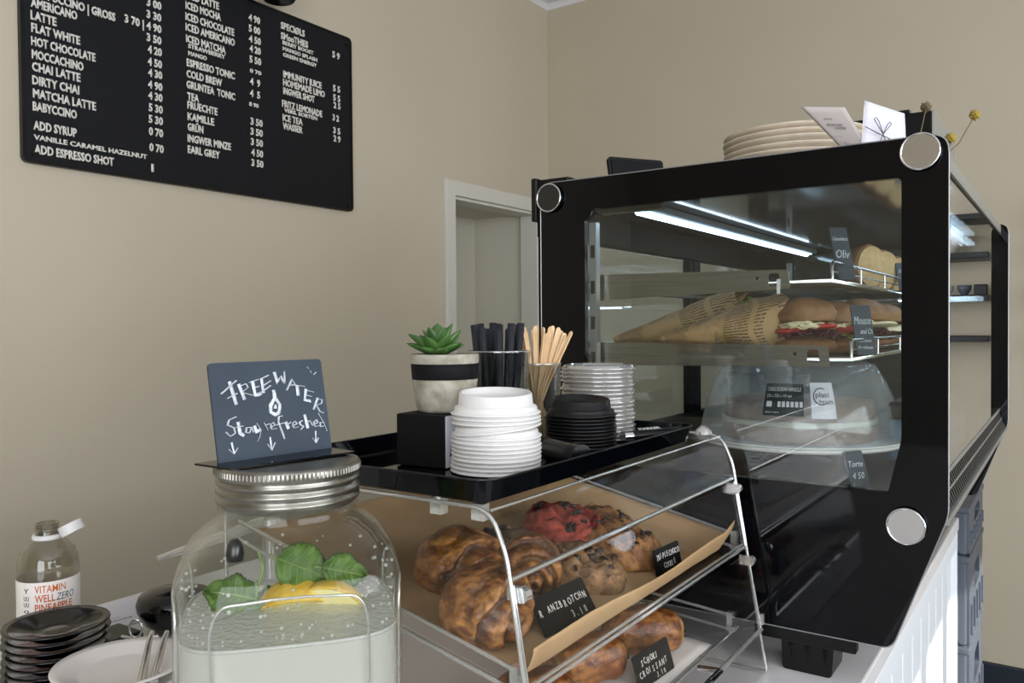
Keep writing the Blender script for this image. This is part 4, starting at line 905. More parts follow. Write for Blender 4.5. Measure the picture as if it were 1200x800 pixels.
croissant_bar((-.452, .80, lz(-.452)), (.046, .030, .026), math.radians(60), 'golden chocolate croissant left of the SCHOKI CROISSANT tag on the lower shelf', 1)
croissant_bar((-.437, .912, lz(-.437)), (.050, .032, .028), math.radians(38), 'golden chocolate croissant behind the SCHOKI CROISSANT tag with chocolate at its end', 5)
croissant_bar((-.452, .69, lz(-.452)), (.045, .028, .025), math.radians(55), 'pale golden croissant low at the front corner under the upper shelf', 9, 'croissant')
croissant_bar((-.53, .86, lz(-.53)), (.045, .03, .025), math.radians(75), 'dark golden croissant at the back of the lower shelf', 12)
# tags in the pastry case
G2 = 'letter tags in the pastry case'
chalk_tag((-.395, .672, up_z(-.395)+.004), .088, .037, math.radians(87), .55, [("R ANZBROTCHN", .0072, -.040, .018, .080), ('3.10', .0072, .006, .005, .028)], 'black tag with white letters ANZBROTCHN 3.10 in front of the rolls', peg=True)
chalk_tag((-.388, .885, up_z(-.388)+.004), .060, .030, math.radians(86), .18, [("TRIPLECHOCO", .0068, -.027, .018, .055), ('COOKIE', .0068, -.012, .006, .030)], 'black tag with white letters TRIPLECHOCO COOKIE in front of the cookies', peg=True)
chalk_tag((-.388, .850, lo_z(-.388)+.004), .080, .036, math.radians(86), .3, [("SCHOKI", .0072, -.026, .022, .040), ('CROISSANT', .0072, -.034, .011, .064), ('3.10', .006, .0, .002, .022)], 'black tag with white letters SCHOKI CROISSANT on the lower shelf', peg=True)
# ================================================================ SERVING TRAY ON THE PASTRY CASE
TX0, TX1, TY0, TY1, TZ = -.665, -.390, .530, .978, 1.3022
tr = thing('serving_tray', ((TX0+TX1)/2, (TY0+TY1)/2, TZ), 'glossy black tray of cups, lids and stirrers lying on top of the pastry case', 'tray')
def ring(x0, x1, y0, y1, r, z): return [(p[0], p[1], z) for p in rpoly([(x0, y0), (x1, y0), (x1, y1), (x0, y1)], r, 6)]
b = MB(); L = [ring(TX0+.014, TX1-.014, TY0+.014, TY1-.014, .014, TZ), ring(TX0+.006, TX1-.006, TY0+.006, TY1-.006, .020, TZ+.003), ring(TX0+.001, TX1-.001, TY0+.001, TY1-.001, .024, TZ+.021), ring(TX0-.001, TX1+.001, TY0-.001, TY1+.001, .025, TZ+.0225), ring(TX0+.002, TX1-.002, TY0+.002, TY1-.002, .023, TZ+.0222), ring(TX0+.009, TX1-.009, TY0+.009, TY1-.009, .018, TZ+.005), ring(TX0+.016, TX1-.016, TY0+.016, TY1-.016, .012, TZ+.0035)]
n_ = len(L[0]); vs = [p for r_ in L for p in r_]; fs = [tuple(range(n_))[::-1]]
for i in range(len(L)-1):
    for j in range(n_): fs.append((i*n_+j, i*n_+(j+1) % n_, (i+1)*n_+(j+1) % n_, (i+1)*n_+j))
fs.append(tuple(range((len(L)-1)*n_, len(L)*n_)))
b.add(vs, fs, 0, False); b.build('tray_body', 'black_gloss', tr)
MB().tube(ring(TX0, TX1, TY0, TY1, .024, TZ+.0222), .0009, 6, closed=True).build('rim_edge', 'steel_dark', tr)
TT = TZ+.0040
# box with plant pot
kb = thing('cardboard_box', (-.556, .665, TT), 'small black box with a white printed side under the succulent pot', 'box')
rz = .10; cx, cy = -.556, .668
MB().box((cx-.031, cy-.033, TT), (cx+.030, cy+.033, TT+.054), rot=(0, 0, rz)).build('box_body', 'black_matte', kb, bevel=.0015)
c_, s_ = math.cos(rz), math.sin(rz); Rz = lambda x, y: (cx+x*c_-y*s_, cy+x*s_+y*c_)
b = MB(); q = [Rz(.0308, -.0328), Rz(.0308, .0328)]; b.add([(q[0][0], q[0][1], TT+.001), (q[1][0], q[1][1], TT+.001), (q[1][0], q[1][1], TT+.0535), (q[0][0], q[0][1], TT+.0535)], [(0, 1, 2, 3)]); b.build('white_side', 'card', kb, solid=.0006)
o1 = Rz(.0314, -.027); text('print', 'K', .02, (o1[0], o1[1], TT+.012), (-s_, c_, 0), (0, 0, 1), 'ink', kb, ext=.0002, shear=.4)
PX, PY_, PZ = -.553, .676, TT+.0545
pot = thing('plant_pot', (PX, PY_, PZ), 'small concrete pot with a black band holding a green succulent', 'plant pot')
def potr(z): return .0295+.0065*min(1, z/.045)**.6
pf = [(0, 0), (.0275, 0), (.030, .003)]+[(potr(z), z) for z in (.01, .02, .03, .0345)]
MB().lathe(pf+[(potr(.0345)+.0, .0345)], 56, (PX, PY_, PZ)).build('pot_lower', 'concrete', pot)
MB().lathe([(potr(.0345)+.0003, .0345), (potr(.0345)+.0003, .0345), (potr(.051)+.0003, .051)], 56, (PX, PY_, PZ)).build('black_band', 'black_matte', pot)
MB().lathe([(potr(.051), .051), (.0365, .056), (.0365, .0595), (.0358, .061), (.0335, .061), (.033, .059), (.0325, .05), (0, .05)], 56, (PX, PY_, PZ)).build('pot_rim', 'concrete', pot)
MB().lathe([(.033, .054), (.02, .056), (0, .057)], 30, (PX, PY_, PZ)).build('soil', 'soil', pot)
sc = thing('succulent', (PX, PY_, PZ+.058), 'green rosette succulent growing in the concrete pot', 'plant')
SXc = PX-.010
for ringi, (nn, tilt, ln) in enumerate(((8, .95, .030), (7, .62, .034), (5, .30, .034), (3, .08, .030))):
    for i in range(nn):
        a = 2*PI*i/nn+ringi*.5+random.uniform(-.15, .15); tl = tilt+random.uniform(-.12, .12); ll = ln*random.uniform(.85, 1.1)
        d = Vector((math.cos(a)*math.sin(tl), math.sin(a)*math.sin(tl), math.cos(tl))); sd = Vector((-math.sin(a), math.cos(a), 0)); nn_ = d.cross(sd)
        o = Vector((SXc, PY_, PZ+.056))+d*.004
        def lf(u, v):
            e = 2*PI*v; wv = ll*.27*(math.sin(PI*min(1, u*.92+.06))**.75)*(1 if u < .98 else .2)
            return o+d*(u*ll)+sd*(math.cos(e)*wv)+nn_*(math.sin(e)*wv*.42-u*u*ll*.22)
        b = MB(); b.grid(lf, 9, 10); b.build('leaf', 'succulent', sc)
# plastic cup with black straws
def tumbler(cx, cy, r0, r1, h, nm, lab, lip=.0016, m_='glass_thin'):
    t = thing(nm, (cx, cy, TT), lab, 'cup')
    MB().lathe([(0, .003), (r0-.003, .003), (r0, .0), (r0, .002), (r1, h-.002), (r1+.001, h), (r1-.0005, h+.0005), (r0-.0012, .006), (0, .006)], 48, (cx, cy, TT)).build('cup_wall', m_, t)
    MB().tube([(cx+math.cos(a)*(r1+.0002), cy+math.sin(a)*(r1+.0002), TT+h) for a in [2*PI*i/48 for i in range(48)]], .0009, 6, closed=True).build('cup_lip', 'acrylic_edge', t)
    return t
C1 = (-.561, .787)
cu_ = tumbler(C1[0], C1[1], .028, .0375, .115, 'plastic_cup', 'clear plastic cup holding a bunch of black paper straws')
sticks = []
for i in range(17):
    for _ in range(60):
        a = random.uniform(0, 2*PI); rr = .030*math.sqrt(random.random()); top = Vector((C1[0]+math.cos(a)*rr, C1[1]+math.sin(a)*rr))
        if all((top-q).length > .0105 for q in sticks): break
    sticks.append(top)
    bot = Vector((C1[0]+math.cos(a)*rr*.62, C1[1]+math.sin(a)*rr*.62)); zt = TT+.115+random.uniform(.024, .034)
    ex = (top-bot)*.35; p0_, p1_ = Vector((bot.x, bot.y, TT+.008)), Vector((top.x+ex.x, top.y+ex.y, zt)); ax = (p1_-p0_).normalized()
    b = MB(); R_ = .0044; n8 = 14; u_ = ax.orthogonal().normalized(); v_ = ax.cross(u_); vs = []
    for (p, r_) in ((p0_, R_), (p1_, R_), (p1_, R_*.84), (p1_-ax*.03, R_*.84)):
        for j in range(n8): e = 2*PI*j/n8; vs.append(p+u_*math.cos(e)*r_+v_*math.sin(e)*r_)
    fs = [(k*n8+j, k*n8+(j+1) % n8, (k+1)*n8+(j+1) % n8, (k+1)*n8+j) for k in range(3) for j in range(n8)]; b.add(vs, fs, 0, True)
    o = b.build('paper_straw', 'straw', None); tag(o, 'black paper straw standing in the clear plastic cup', 'straw', 'black straws in the clear cup')
C2 = (-.547, .852)
tumbler(C2[0], C2[1], .0262, .0275, .098, 'drinking_glass', 'clear glass holding a bunch of wooden stirrers')
sticks = []
for i in range(32):
    for _ in range(80):
        a = random.uniform(0, 2*PI); rr = .025*math.sqrt(random.random()); top = Vector((C2[0]+math.cos(a)*rr, C2[1]+math.sin(a)*rr))
        if all((top-q).length > .0062 for q in sticks): break
    sticks.append(top)
    bot = Vector((C2[0]-math.cos(a+.3)*rr*.8, C2[1]-math.sin(a+.3)*rr*.8)); zt = TT+.098+random.uniform(.034, .048)
    ex = (top-bot)*.42; p0_, p1_ = Vector((bot.x, bot.y, TT+.008)), Vector((top.x+ex.x, top.y+ex.y, zt)); ax = (p1_-p0_).normalized()
    sd = Vector((math.cos(i*.7+.7), math.sin(i*.7+.7), 0)); sd = (sd-ax*sd.dot(ax)).normalized(); th = ax.cross(sd); ll = (p1_-p0_).length
    prof2 = [(-.0028, 0), (.0028, 0), (.0028, ll-.003), (.0017, ll-.0008), (0, ll), (-.0017, ll-.0008), (-.0028, ll-.003)]
    vs = [p0_+sd*x+ax*y-th*.0007 for x, y in prof2]+[p0_+sd*x+ax*y+th*.0007 for x, y in prof2]; n7 = 7
    b = MB(); b.add(vs, [tuple(range(7))[::-1], tuple(range(7, 14))]+[(j, (j+1) % 7, 7+(j+1) % 7, 7+j) for j in range(7)])
    o = b.build('wooden_stirrer', 'birch', None); tag(o, 'thin wooden stirrer standing in the clear glass', 'stirrer', 'wooden stirrers in the glass')
# cup lids
ORD = ['topmost', 'second from the top', 'third from the top', 'fourth from the top', 'fifth from the top', 'sixth from the top', 'seventh from the top', 'eighth from the top', 'ninth from the top', 'tenth from the top', 'eleventh from the top', 'twelfth from the top', 'thirteenth from the top', 'fourteenth from the top', 'fifteenth from the top', 'sixteenth from the top', 'seventeenth from the top', 'eighteenth from the top']
def lid_mesh(m_, s_=1.0, nm='cup_lid'):
    pf = [(.0446, 0), (.0457, .0004), (.0458, .0012), (.0446, .0018), (.0424, .0026), (.0420, .0062), (.0416, .0070), (.0405, .0078), (.0380, .0088), (.0368, .0190), (.0360, .0200), (.0350, .0196), (.0345, .0150), (.020, .0142), (0, .0140)]
    b = MB(); b.lathe([(r*s_, z*s_) for r, z in pf], 56); 
    for i, v in enumerate(b.v):
        r = math.hypot(v.x, v.y)
        if v.z > .0145*s_ and r > .034*s_: v.z += (.0016*math.cos(math.atan2(v.y, v.x)-2.4)+.0008)*s_*1.6
    # drinking slot lug
    o = b.build(nm, m_, None, solid=.0007); return o
def lid_stack(cx, cy, n, m_, s_, pitch, colour, place, tilts={}, lifts={}):
    first = lid_mesh(m_, s_); z = TT+.0006
    for i in range(n):
        o = first if i == 0 else first.copy()
        if i: COL.objects.link(o)
        z += lifts.get(i, 0)
        o.location = (cx+random.uniform(-.0008, .0008)+(.0 if i not in tilts else 0), cy+random.uniform(-.0008, .0008), z)
        o.rotation_euler = (*tilts.get(i, (0, 0)), random.uniform(-.3, .3))
        k = n-1-i; lab = 'lowest' if i == 0 else ORD[k]
        tag(o, '%s coffee cup lid in the %s stack %s, %s' % (colour, colour, place, lab), 'cup lid', '%s cup lids on the tray' % colour)
        z += pitch
lid_stack(-.477, .663, 13, 'white_plastic', .985, .0042, 'white', 'at the tray front', {9: (.055, -.09), 10: (.01, -.015)}, {9: .0028, 10: .0035})
lid_stack(-.472, .826, 11, 'black_lid', .90, .0040, 'black', 'at the tray edge')
# clear dome-less lids
def clear_lid():
    b = MB(); b.lathe([(.0465, 0), (.0475, .0006), (.0475, .0018), (.0455, .0026), (.0445, .005), (.0405, .0056), (.040, .0030), (0, .0030)], 48); return b.build('clear_lid', 'clear_lid', None, solid=.0006)
f0 = clear_lid(); n_ = 18
for i in range(n_):
    o = f0 if i == 0 else f0.copy()
    if i: COL.objects.link(o)
    o.location = (-.503+random.uniform(-.0012, .0012), .925+random.uniform(-.0012, .0012), TT+.0006+i*.0052); o.rotation_euler = (0, 0, random.uniform(0, 3))
    tag(o, 'clear plastic cup lid in the tall clear stack, %s' % ('lowest' if i == 0 else ORD[n_-1-i]), 'cup lid', 'clear cup lids on the tray')
# cylinder gadget and pen on the tray
kn = thing('twist_knob', (-.43, .72, TT), 'short dark cylinder lying between the white and the black lids', 'cylinder')
MB().cyl((-.462, .738, TT+.0125), (-.418, .716, TT+.0125), .0118, 28).build('cylinder_body', 'steel_dark', kn)
MB().cyl((-.418, .716, TT+.0125), (-.405, .7095, TT+.0125), .0126, 28).build('end_cap', 'black_satin', kn)
MB().tube([(-.4045+0*a, .7093, TT+.0125) for a in (0, 1)] and [(-.4046+.0016*math.cos(a)*-.45, .7092+.0034*math.cos(a), TT+.0125+.0036*math.sin(a)) for a in [2*PI*i/14 for i in range(14)]], .0004, 5, closed=True).build('cap_ring', 'steel_dark', kn)
pn = thing('marker_pen', (-.42, .93, TT), 'black marker pen with white print and silver end at the tray right edge', 'pen')
pa, pb = Vector((-.452, .893, TT+.0075)), Vector((-.408, .965, TT+.0085)); ax = (pb-pa).normalized()
MB().cyl(pa+ax*.012, pb, .0072, 18).build('barrel', 'black_satin', pn)
MB().cyl(pa, pa+ax*.012, .0076, 18).build('silver_end', 'chrome', pn)
sd = Vector((ax.y, -ax.x, 0)); text('print', 'MARKER', .006, pa+ax*.025+Vector((0, 0, .0071)), ax, Vector((-ax.y, ax.x, .3)), 'letter', pn, ext=.0003)
for k in range(1):
    b = MB().box((-.475+.004*k, .862+.012*k, TT), (-.435+.004*k, .872+.012*k, TT+.0012), rot=(0, 0, .5+.1*k)); tag(b.build('silver_foil_strip', 'foil', None), 'thin silver wrapper strip lying before the clear lid stack', 'wrapper')

# ================================================================ WATER DISPENSER
JX, JY = -.515, .432; JR = math.radians(-40)
jar = thing('drinks_jar', (JX, JY, CZ), 'large square-shouldered glass jar of iced water with ribbed metal lid', 'jar')
SQ = lambda r: 2+2.0*max(0, min(1, (r-.052)/.03))
prof = [(0, .003), (.07, .003), (.078, .006), (.083, .018), (.083, .270), (.0815, .284), (.076, .298), (.066, .308), (.0565, .314), (.0525, .320), (.0525, .330), (.0535, .334), (.0525, .352)]
b = MB(); b.lathe(prof, 72, (JX, JY, CZ-.0015), sq=SQ, rot=JR); b.build('glass_body', 'jar_glass', jar, solid=.0035)
# embossed panel outline on the side facing the room
def jarpt(a, z, off=0):
    ca, sa = abs(math.cos(a)), abs(math.sin(a)); r = .083; q = (ca**4+sa**4)**(-.25)
    return Vector((JX+math.cos(a+JR)*(r*q+off), JY+math.sin(a+JR)*(r*q+off), z))
pan = [(-.62+PI*0, 0)]
for base in (0, -PI/2, PI/2):
    pts = []
    for (da, zz) in [(-.60, 1.05), (-.60, 1.235)]+[(-.60+.14*(1-math.cos(t_*PI/12)), 1.235+.024*math.sin(t_*PI/12)) for t_ in range(1, 7)]+[(-.30, 1.260), (-.15, 1.261), (0, 1.261), (.15, 1.261), (.30, 1.260)]+[(.60-.14*(1-math.sin(t_*PI/12)), 1.235+.024*math.cos(t_*PI/12)) for t_ in range(0, 6)]+[(.60, 1.235), (.60, 1.05)]: pts.append(jarpt(base+da, zz, .0005))
    MB().tube(pts, .0011, 8).build('embossed_panel', 'acrylic_edge', jar)
text('embossed_lettering', 'YORKSHIRE', .011, jarpt(-.36, 1.165, .0015), (math.cos(JR+PI/2), math.sin(JR+PI/2), 0), (0, 0, 1), 'jar_glass', jar, ext=.001) if False else None
# lid
LZ0 = 1.312
lp = [(.0515, 0)]
for k in range(3):
    z = .003+k*.0072; lp += [(.0540, z), (.0556, z+.0018), (.0556, z+.0036), (.0538, z+.0055)]
lp += [(.0556, .0245), (.0560, .0262), (.0560, .0305), (.0548, .0328), (.050, .0330), (.049, .0318), (0, .0318)]
ld_ = MB(); ld_.lathe(lp, 72, (JX, JY, LZ0)); lid = ld_.build('metal_lid', 'steel', jar)
b = MB()
for i in range(110):
    a = 2*PI*i/110; c_ = Vector((JX+math.cos(a)*.0561, JY+math.sin(a)*.0561, LZ0+.0284)); t_ = Vector((-math.sin(a), math.cos(a), 0)); o_ = Vector((math.cos(a), math.sin(a), 0))
    b.add([c_-t_*.0008-Vector((0, 0, .0022)), c_+t_*.0008-Vector((0, 0, .0022)), c_+t_*.0008+Vector((0, 0, .0022)), c_-t_*.0008+Vector((0, 0, .0022)), c_+o_*.0007-Vector((0, 0, .002)), c_+o_*.0007+Vector((0, 0, .002))], [(0, 4, 5, 3), (1, 2, 5, 4), (0, 1, 4), (3, 5, 2)])
kn_ = b.build('knurling', 'steel', lid); kn_['kind'] = 'stuff'
# water inside the jar
WZ = 1.226
wt = MB(); wt.lathe([(0, .006), (.07, .006), (.077, .010), (.0805, .02), (.0805, WZ-CZ-.001)], 72, (JX, JY, CZ), sq=SQ, rot=JR); 
wo = thing('iced_water', (JX, JY, CZ+.004), 'cloudy sparkling water filling the glass jar', 'water'); wt.build('water_body', 'water', wo)
b = MB(); b.disc((JX, JY, WZ), .0807, 72, sq=SQ(.083), rot=JR); b.build('water_surface', 'water_top', wo)
b = MB(); b.tube([(jarpt(2*PI*i/72, WZ, -.0028)) for i in range(72)], .0016, 6, closed=True); b.build('foam_rim', 'water_top', wo)
p0 = None; bub = 0
for i in range(150):
    a = random.uniform(0, 2*PI); r_ = .082*math.sqrt(random.uniform(.55, 1)); z_ = WZ+random.uniform(.0, .006) if i < 90 else random.uniform(WZ+.005, WZ+.045)
    if p0 is None:
        p0 = blob(lambda v: v*.0011, 3).build('bubble', 'water_top', wo)
        p0.location = (0, 0, 0)
        me_ = p0.data; me_.transform(Matrix.Translation(rootloc(wo)))
    o = p0 if i == 0 else p0.copy()
    if i: COL.objects.link(o)
    q = jarpt(a, z_, -.006 if i >= 90 else -.006-.03*random.random()**2)-rootloc(wo); o.location = q; k_ = random.uniform(.6, 1.5); o.scale = (k_, k_, k_)
# lemon wedges and mint
def lemon(c, rz, tlt, lab):
    c = Vector(c); t = thing('lemon_wedge', c, lab, 'lemon'); R = Euler((tlt, 0, rz)).to_matrix(); r_ = .026
    def f(u, v):
        a = PI*u; b_ = -.75+1.5*v; return c+R@Vector((math.cos(a)*r_*1.15, math.sin(b_)*r_*math.sin(a), math.cos(b_)*r_*math.sin(a)-.012))
    MB().grid(f, 20, 12).build('peel', 'lemon', t, solid=.0015)
    for sgn in (-.75, .75):
        b = MB(); b.grid(lambda u, v: c+R@Vector((math.cos(PI*u)*r_*1.15*.97, math.sin(sgn)*r_*math.sin(PI*u)*v*.97, math.cos(sgn)*r_*math.sin(PI*u)*v*.97-.012)), 20, 6); b.build('flesh', 'lemon_flesh', t)
lemon((JX-.008, JY+.012, WZ+.004), .9, .25, 'left lemon wedge floating in the jar beside the mint')
lemon((JX+.012, JY+.030, WZ+.002), .55, -.35, 'right lemon wedge floating in the jar, larger cut face in view')
def mint(c, dirv, upv, L_, W_, lab, m_='mint'):
    c = Vector(c); d = Vector(dirv).normalized(); sd = d.cross(Vector(upv)).normalized(); n_ = sd.cross(d)
    t = thing('mint_leaf', c, lab, 'mint leaf')
    def f(u, v):
        x = (v-.5)*2; w_ = W_*math.sin(PI*u**.8)**.7*(1+.09*abs(math.sin(u*34))); z = .0035*math.sin(x*x*3)+.003*math.sin(u*16)*abs(x)-.010*u*u
        return c+d*u*L_+sd*x*w_+n_*z
    MB().grid(f, 70, 16).build('leaf_blade', m_, t, solid=.0008)
    MB().tube([c-d*.006]+[f(k/8, .5)+n_*.0006 for k in range(8)], .0008, 5).build('midrib', 'lettuce', t)
    for k in range(1, 6):
        for sg_ in (-1, 1): MB().tube([f(k/8+j*.035, .5+sg_*j*.11)+n_*.0005 for j in range(4)], .0004, 4).build('vein', 'lettuce', t)
    return t
mint((JX-.030, JY-.012, WZ+.005), (-.55, -.55, .28), (.5, -.5, .8), .040, .017, 'broad mint leaf floating at the left side of the jar')
mint((JX-.014, JY-.004, WZ+.003), (-.75, -.1, .1), (.3, -.4, .9), .034, .012, 'smaller mint leaf lying flat beside the left lemon wedge')
t_ = mint((JX-.020, JY+.004, WZ+.036), (.75, .62, -.40), (.5, -.7, .45), .046, .019, 'large mint leaf standing above the lemon wedges in the jar')
mint((JX+.004, JY+.030, WZ+.026), (.55, .75, -.25), (.5, -.7, .4), .040, .014, 'mint leaf behind the large standing leaf, to its right')
sp_ = MB().tube([(JX-.03, JY-.012, WZ+.002), (JX-.028, JY-.004, WZ+.03), (JX-.032, JY-.006, WZ+.043)], .0012, 6); tag(sp_.build('mint_stem', 'lettuce', None), 'thin green mint stem rising from the water in the jar', 'stem')
tp = thing('jar_tap_nut', (JX-.085, JY+.005, WZ+.035), 'small dark tap fitting on the left rear wall of the jar', 'tap')
MB().lathe([(0, 0), (.007, 0), (.0075, .006), (.006, .014), (.003, .018), (0, .018)], 20, (JX-.063, JY-.005, WZ+.030)).build('tap_nut', 'steel_dark', tp)
# chalk sign on the lid
SB = Vector((-.5445, .388, LZ0+.0335)); SE = Vector((-.5305, .492, LZ0+.0335)); ux = (SE-SB).normalized(); SW = (SE-SB).length; back = Vector((-ux.y, ux.x, 0))
uy = (Vector((0, 0, 1))+back*.20).normalized(); SH = .079
sg = thing('chalk_sign', (SB+SE)/2, 'slate blue chalk sign reading FREE WATER Stay refreshed on the jar lid', 'sign')
me = plate(rpoly([(0, 0), (SW, 0), (SW, SH), (0, SH)], [.0005, .0005, .004, .004]), [], .002); F_ = frame(SB, ux, uy); mesh_obj('sign_face', me, 'dark_slate', sg, F_)
b = MB(); nrm = ux.cross(uy)
b.add([SB-ux*.006-back*.028, SE+ux*.0-back*.034, SE+back*.02, SB-ux*.012+back*.014], [(0, 1, 2, 3)]); b.build('sign_base', 'black_gloss', sg, solid=.0016)
for s in CHALK:
    pts = [SB+ux*(p[0]*SW)+uy*(p[1]*SH)+nrm*.0014 for p in s]
    fine = []
    for a, c_ in zip(pts, pts[1:]):
        for k in range(3): fine.append(a.lerp(c_, k/3))
    fine.append(pts[-1]); small = max(p[1] for p in s) < .22 or min(p[0] for p in s) > .84 and min(p[1] for p in s) > .8
    MB().tube(fine, [(.0009 if small else .0017)*random.uniform(.8, 1.15) for _ in fine], 7, rx=.0003).build('chalk_stroke', 'chalk', sg)
# silver tongs tip in front of the jar foot
tg = thing('serving_tongs', (-.44, .44, CZ), 'rounded silver handle end rising between the jar and the pastry case', 'tongs')
me = plate(rpoly([(0, -.0075), (.185, -.0075), (.185, .0075), (0, .0075)], .007), [], .0018)
mesh_obj('handle', me, 'chrome', tg, frame((-.421, .464, 1.176), (-.10, -.16, -.98), (.85, .52, 0)))
# ================================================================ LEFT SIDE OF THE COUNTER
BX, BY = -1.132, .541
bt = thing('drinks_bottle', (BX, BY, CZ), 'open clear plastic bottle with a white and orange label, its white cap hanging open', 'bottle')
MB().lathe([(0, .004), (.026, .004), (.034, 0), (.0372, .006), (.0372, .148), (.0365, .160), (.0325, .172), (.0235, .182), (.0165, .188), (.0150, .191)], 48, (BX, BY, CZ)).build('bottle_body', 'bottle_glass', bt)
MB().lathe([(.0150, .190), (.0142, .194), (.0142, .208), (.0128, .208), (.0128, .19)], 36, (BX, BY, CZ)).build('bottle_neck', 'bottle_glass', bt)
for z in (.198, .202, .206): MB().tube([(BX+math.cos(a)*.0148, BY+math.sin(a)*.0148, CZ+z) for a in [2*PI*i/32 for i in range(32)]], .0008, 5, closed=True).build('neck_thread', 'bottle_glass', bt)
MB().lathe([(.0150, .186), (.0185, .187), (.0190, .190), (.0180, .193), (.0150, .193)], 36, (BX, BY, CZ)).build('collar_ring', 'white_plastic', bt)
cpd = Vector((.84, .57, 0)).normalized(); cc_ = Vector((BX, BY, CZ+.2005))+cpd*.0325; capax = Vector((-cpd.x*.45, -cpd.y*.45, .88)).normalized()
b = MB(); b.cyl(cc_-capax*.0065, cc_+capax*.0065, .0155, 32); cap_ = b.build('bottle_cap', 'white_plastic', bt, bevel=.001)
MB().tube([Vector((BX, BY, CZ+.190))+cpd*.018, Vector((BX, BY, CZ+.192))+cpd*.020, cc_-capax*.004-cpd*.012], .0022, 8).build('cap_hinge', 'white_plastic', bt)
LA = math.atan2(-BY, -BX)      # towards the viewer
b = MB(); b.lathe([(.0375, .05), (.0377, .0505), (.0377, .137), (.0375, .1375)], 64, (BX, BY, CZ)); b.build('label', 'label_white', bt)
def bottle_text(body, cap, x0, z0, m_, width, shear=0, off=.018):
    me = text_mesh(body, cap, width, 0, off, shear=shear)
    for v in me.vertices:
        a = LA+(x0+v.co.x)/.038; z = v.co.y+z0; v.co = (BX+math.cos(a)*.0380, BY+math.sin(a)*.0380, CZ+z)
    return mesh_obj('label_print', me, m_, bt, Matrix.Identity(4))
bottle_text('VITAMIN', .0098, -.0165, .124, 'orange_ink', .037, 0, .008); bottle_text('WELL', .0098, -.0165, .112, 'orange_ink', .024)
bottle_text('ZERO', .0098, .0085, .112, 'navy_ink', .024, .2, .0); bottle_text('PINEAPPLE', .0098, -.0165, .100, 'orange_ink', .046)
bottle_text('Erfrischungsgetränk', .004, -.0165, .092, 'ink_grey', .036, 0, 0); bottle_text('mit Ananas', .004, -.0165, .086, 'ink_grey', .02, 0, 0)
for k, (x, z) in enumerate(((-.032, .124), (-.032, .114), (-.032, .106), (-.032, .098))):
    bottle_text(('Y', 'UU', 'UU', 'o')[k], .006, x, z, 'ink', .008, 0, .01)
# saucers
sa = [(0, .0018), (.026, .0018), (.030, 0), (.033, .0018), (.048, .0088), (.0565, .0118), (.0580, .0128), (.0574, .0140), (.050, .0118), (.034, .0060), (.026, .0042), (.024, .0034), (.014, .0036), (.0, .0036)]
s0 = MB().lathe(sa, 64).build('saucer', 'black_ceramic', None)
for i in range(12):
    o = s0 if i == 0 else s0.copy()
    if i: COL.objects.link(o)
    o.location = (-1.002+random.uniform(-.0012, .0012), .487+random.uniform(-.0012, .0012), CZ+.0005+i*.0093); k = 11-i
    tag(o, 'glossy black saucer in the stack at the left frame edge, %s' % ('lowest' if i == 0 else ORD[k]), 'saucer', 'black saucers')
# white plates
pp = [(0, .002), (.045, .002), (.048, 0), (.051, .002), (.070, .009), (.0765, .0115), (.0775, .0128), (.0765, .0140), (.068, .0120), (.050, .0055), (.046, .0045), (0, .0042)]
w0 = MB().lathe([(r*.9, z) for r, z in pp], 64).build('side_plate', 'porcelain', None)
WPX, WPY = -.858, .485
for i in range(8):
    o = w0 if i == 0 else w0.copy()
    if i: COL.objects.link(o)
    o.location = (WPX, WPY, CZ+.0005+i*.0125); tag(o, 'white porcelain plate in the stack before the jar, %s' % ('lowest' if i == 0 else ORD[7-i]), 'plate', 'white plates before the jar')
PTZ = CZ+.0005+7*.0125+.0045
# silver tongs lying on the plate
t2 = thing('sugar_tongs', (-.80, .49, PTZ), 'pair of silver tongs resting on the white plate, left of the jar', 'tongs')
for k in (0, 1):
    a_, b_ = Vector((-.888+.014*k, .540+.010*k, PTZ+.018)), Vector((-.795+.004*k, .47+.012*k, PTZ+.004))
    MB().tube([a_, a_.lerp(b_, .3)+Vector((0, 0, .004)), a_.lerp(b_, .7)+Vector((0, 0, .002)), b_], [.0028, .0034, .0042, .0046], 12, rx=.0022).build('tongs_arm', 'chrome', t2)
rg = MB(); cr_ = Vector((-1.105, .745, CZ+.02))
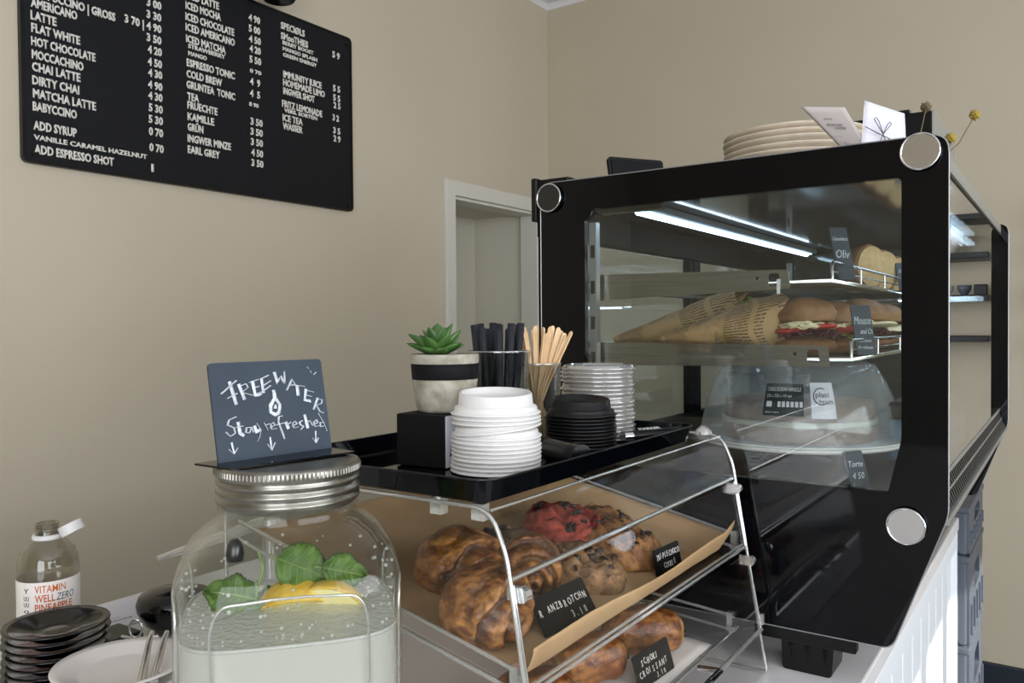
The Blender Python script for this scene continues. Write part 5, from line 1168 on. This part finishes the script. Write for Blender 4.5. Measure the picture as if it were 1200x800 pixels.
# ring handled strainer behind
st_ = thing('metal_ring_clip', (-1.03, .603, CZ), 'small metal ring clip standing behind the white plate', 'clip')
cr_ = Vector((-1.03, .603, CZ+.066))
MB().tube([cr_+Vector((.008*math.cos(a)*.7, .008*math.cos(a)*.7, .012*math.sin(a))) for a in [2*PI*i/24 for i in range(24)]], .0016, 8, closed=True).build('ring', 'chrome', st_)
MB().tube([cr_+Vector((-.02, -.008, -.012)), cr_+Vector((0, 0, -.014)), cr_+Vector((.02, .02, -.012))], [.002, .004, .003], 10, rx=.002).build('clip_bar', 'chrome', st_)
MB().box((cr_.x-.004, cr_.y-.004, CZ), (cr_.x+.004, cr_.y+.004, cr_.z-.012)).build('clip_foot', 'steel_dark', st_)
# white papers, black terminal, black bowl lid
b = MB().box((-1.335, .62, CZ), (-1.22, .84, CZ+.004), rot=(0, 0, .05)); wp = thing('paper_stack', (-1.25, .75, CZ), 'white printed papers lying by the back edge of the counter', 'paper'); b.build('sheets', 'card', wp)
text('print', 'Rechnung', .008, (-1.245, .68, CZ+.0045), (.05, 1, 0), (-1, .15, 0), 'ink_grey', wp, ext=.0001)
text('print', '------------', .006, (-1.26, .68, CZ+.0045), (.05, 1, 0), (-1, .15, 0), 'ink_grey', wp, ext=.0001)
b = MB().box((-1.195, .59, CZ), (-1.13, .675, CZ+.020), rot=(0, 0, .02)); tag(b.build('card_reader', 'black_satin', None, bevel=.004), 'flat black box lying before the white papers at the left', 'box')
b = MB().box((-1.07, .62, CZ), (-.98, .80, CZ+.003), rot=(0, 0, .25)); tag(b.build('napkin', 'card', None), 'pale folded napkin lying behind the white plates', 'napkin')
bw = thing('sugar_bowl', (-1.150, .738, CZ), 'round glossy black bowl-like holder beside the jar at the back of the counter', 'bowl')
MB().lathe([(0, 0), (.026, 0), (.045, .014), (.055, .034), (.056, .044), (.052, .054), (.030, .062), (0, .064)], 48, (-1.150, .738, CZ)).build('bowl_body', 'black_ceramic', bw)
# white plastic nozzle seen left of the jar
nz = thing('white_funnel_tip', (-.875, .703, CZ), 'white tapered plastic tip sticking out left behind the jar', 'spout')
MB().tube([(-.88, .70, 1.195), (-.965, .645, 1.160), (-1.005, .622, 1.145)], [.009, .006, .0035], 16).build('spout_tip', 'clear_lid', nz)
MB().cyl((-.875, .703, CZ), (-.875, .703, 1.198), .012, 20).build('spout_post', 'clear_lid', nz)
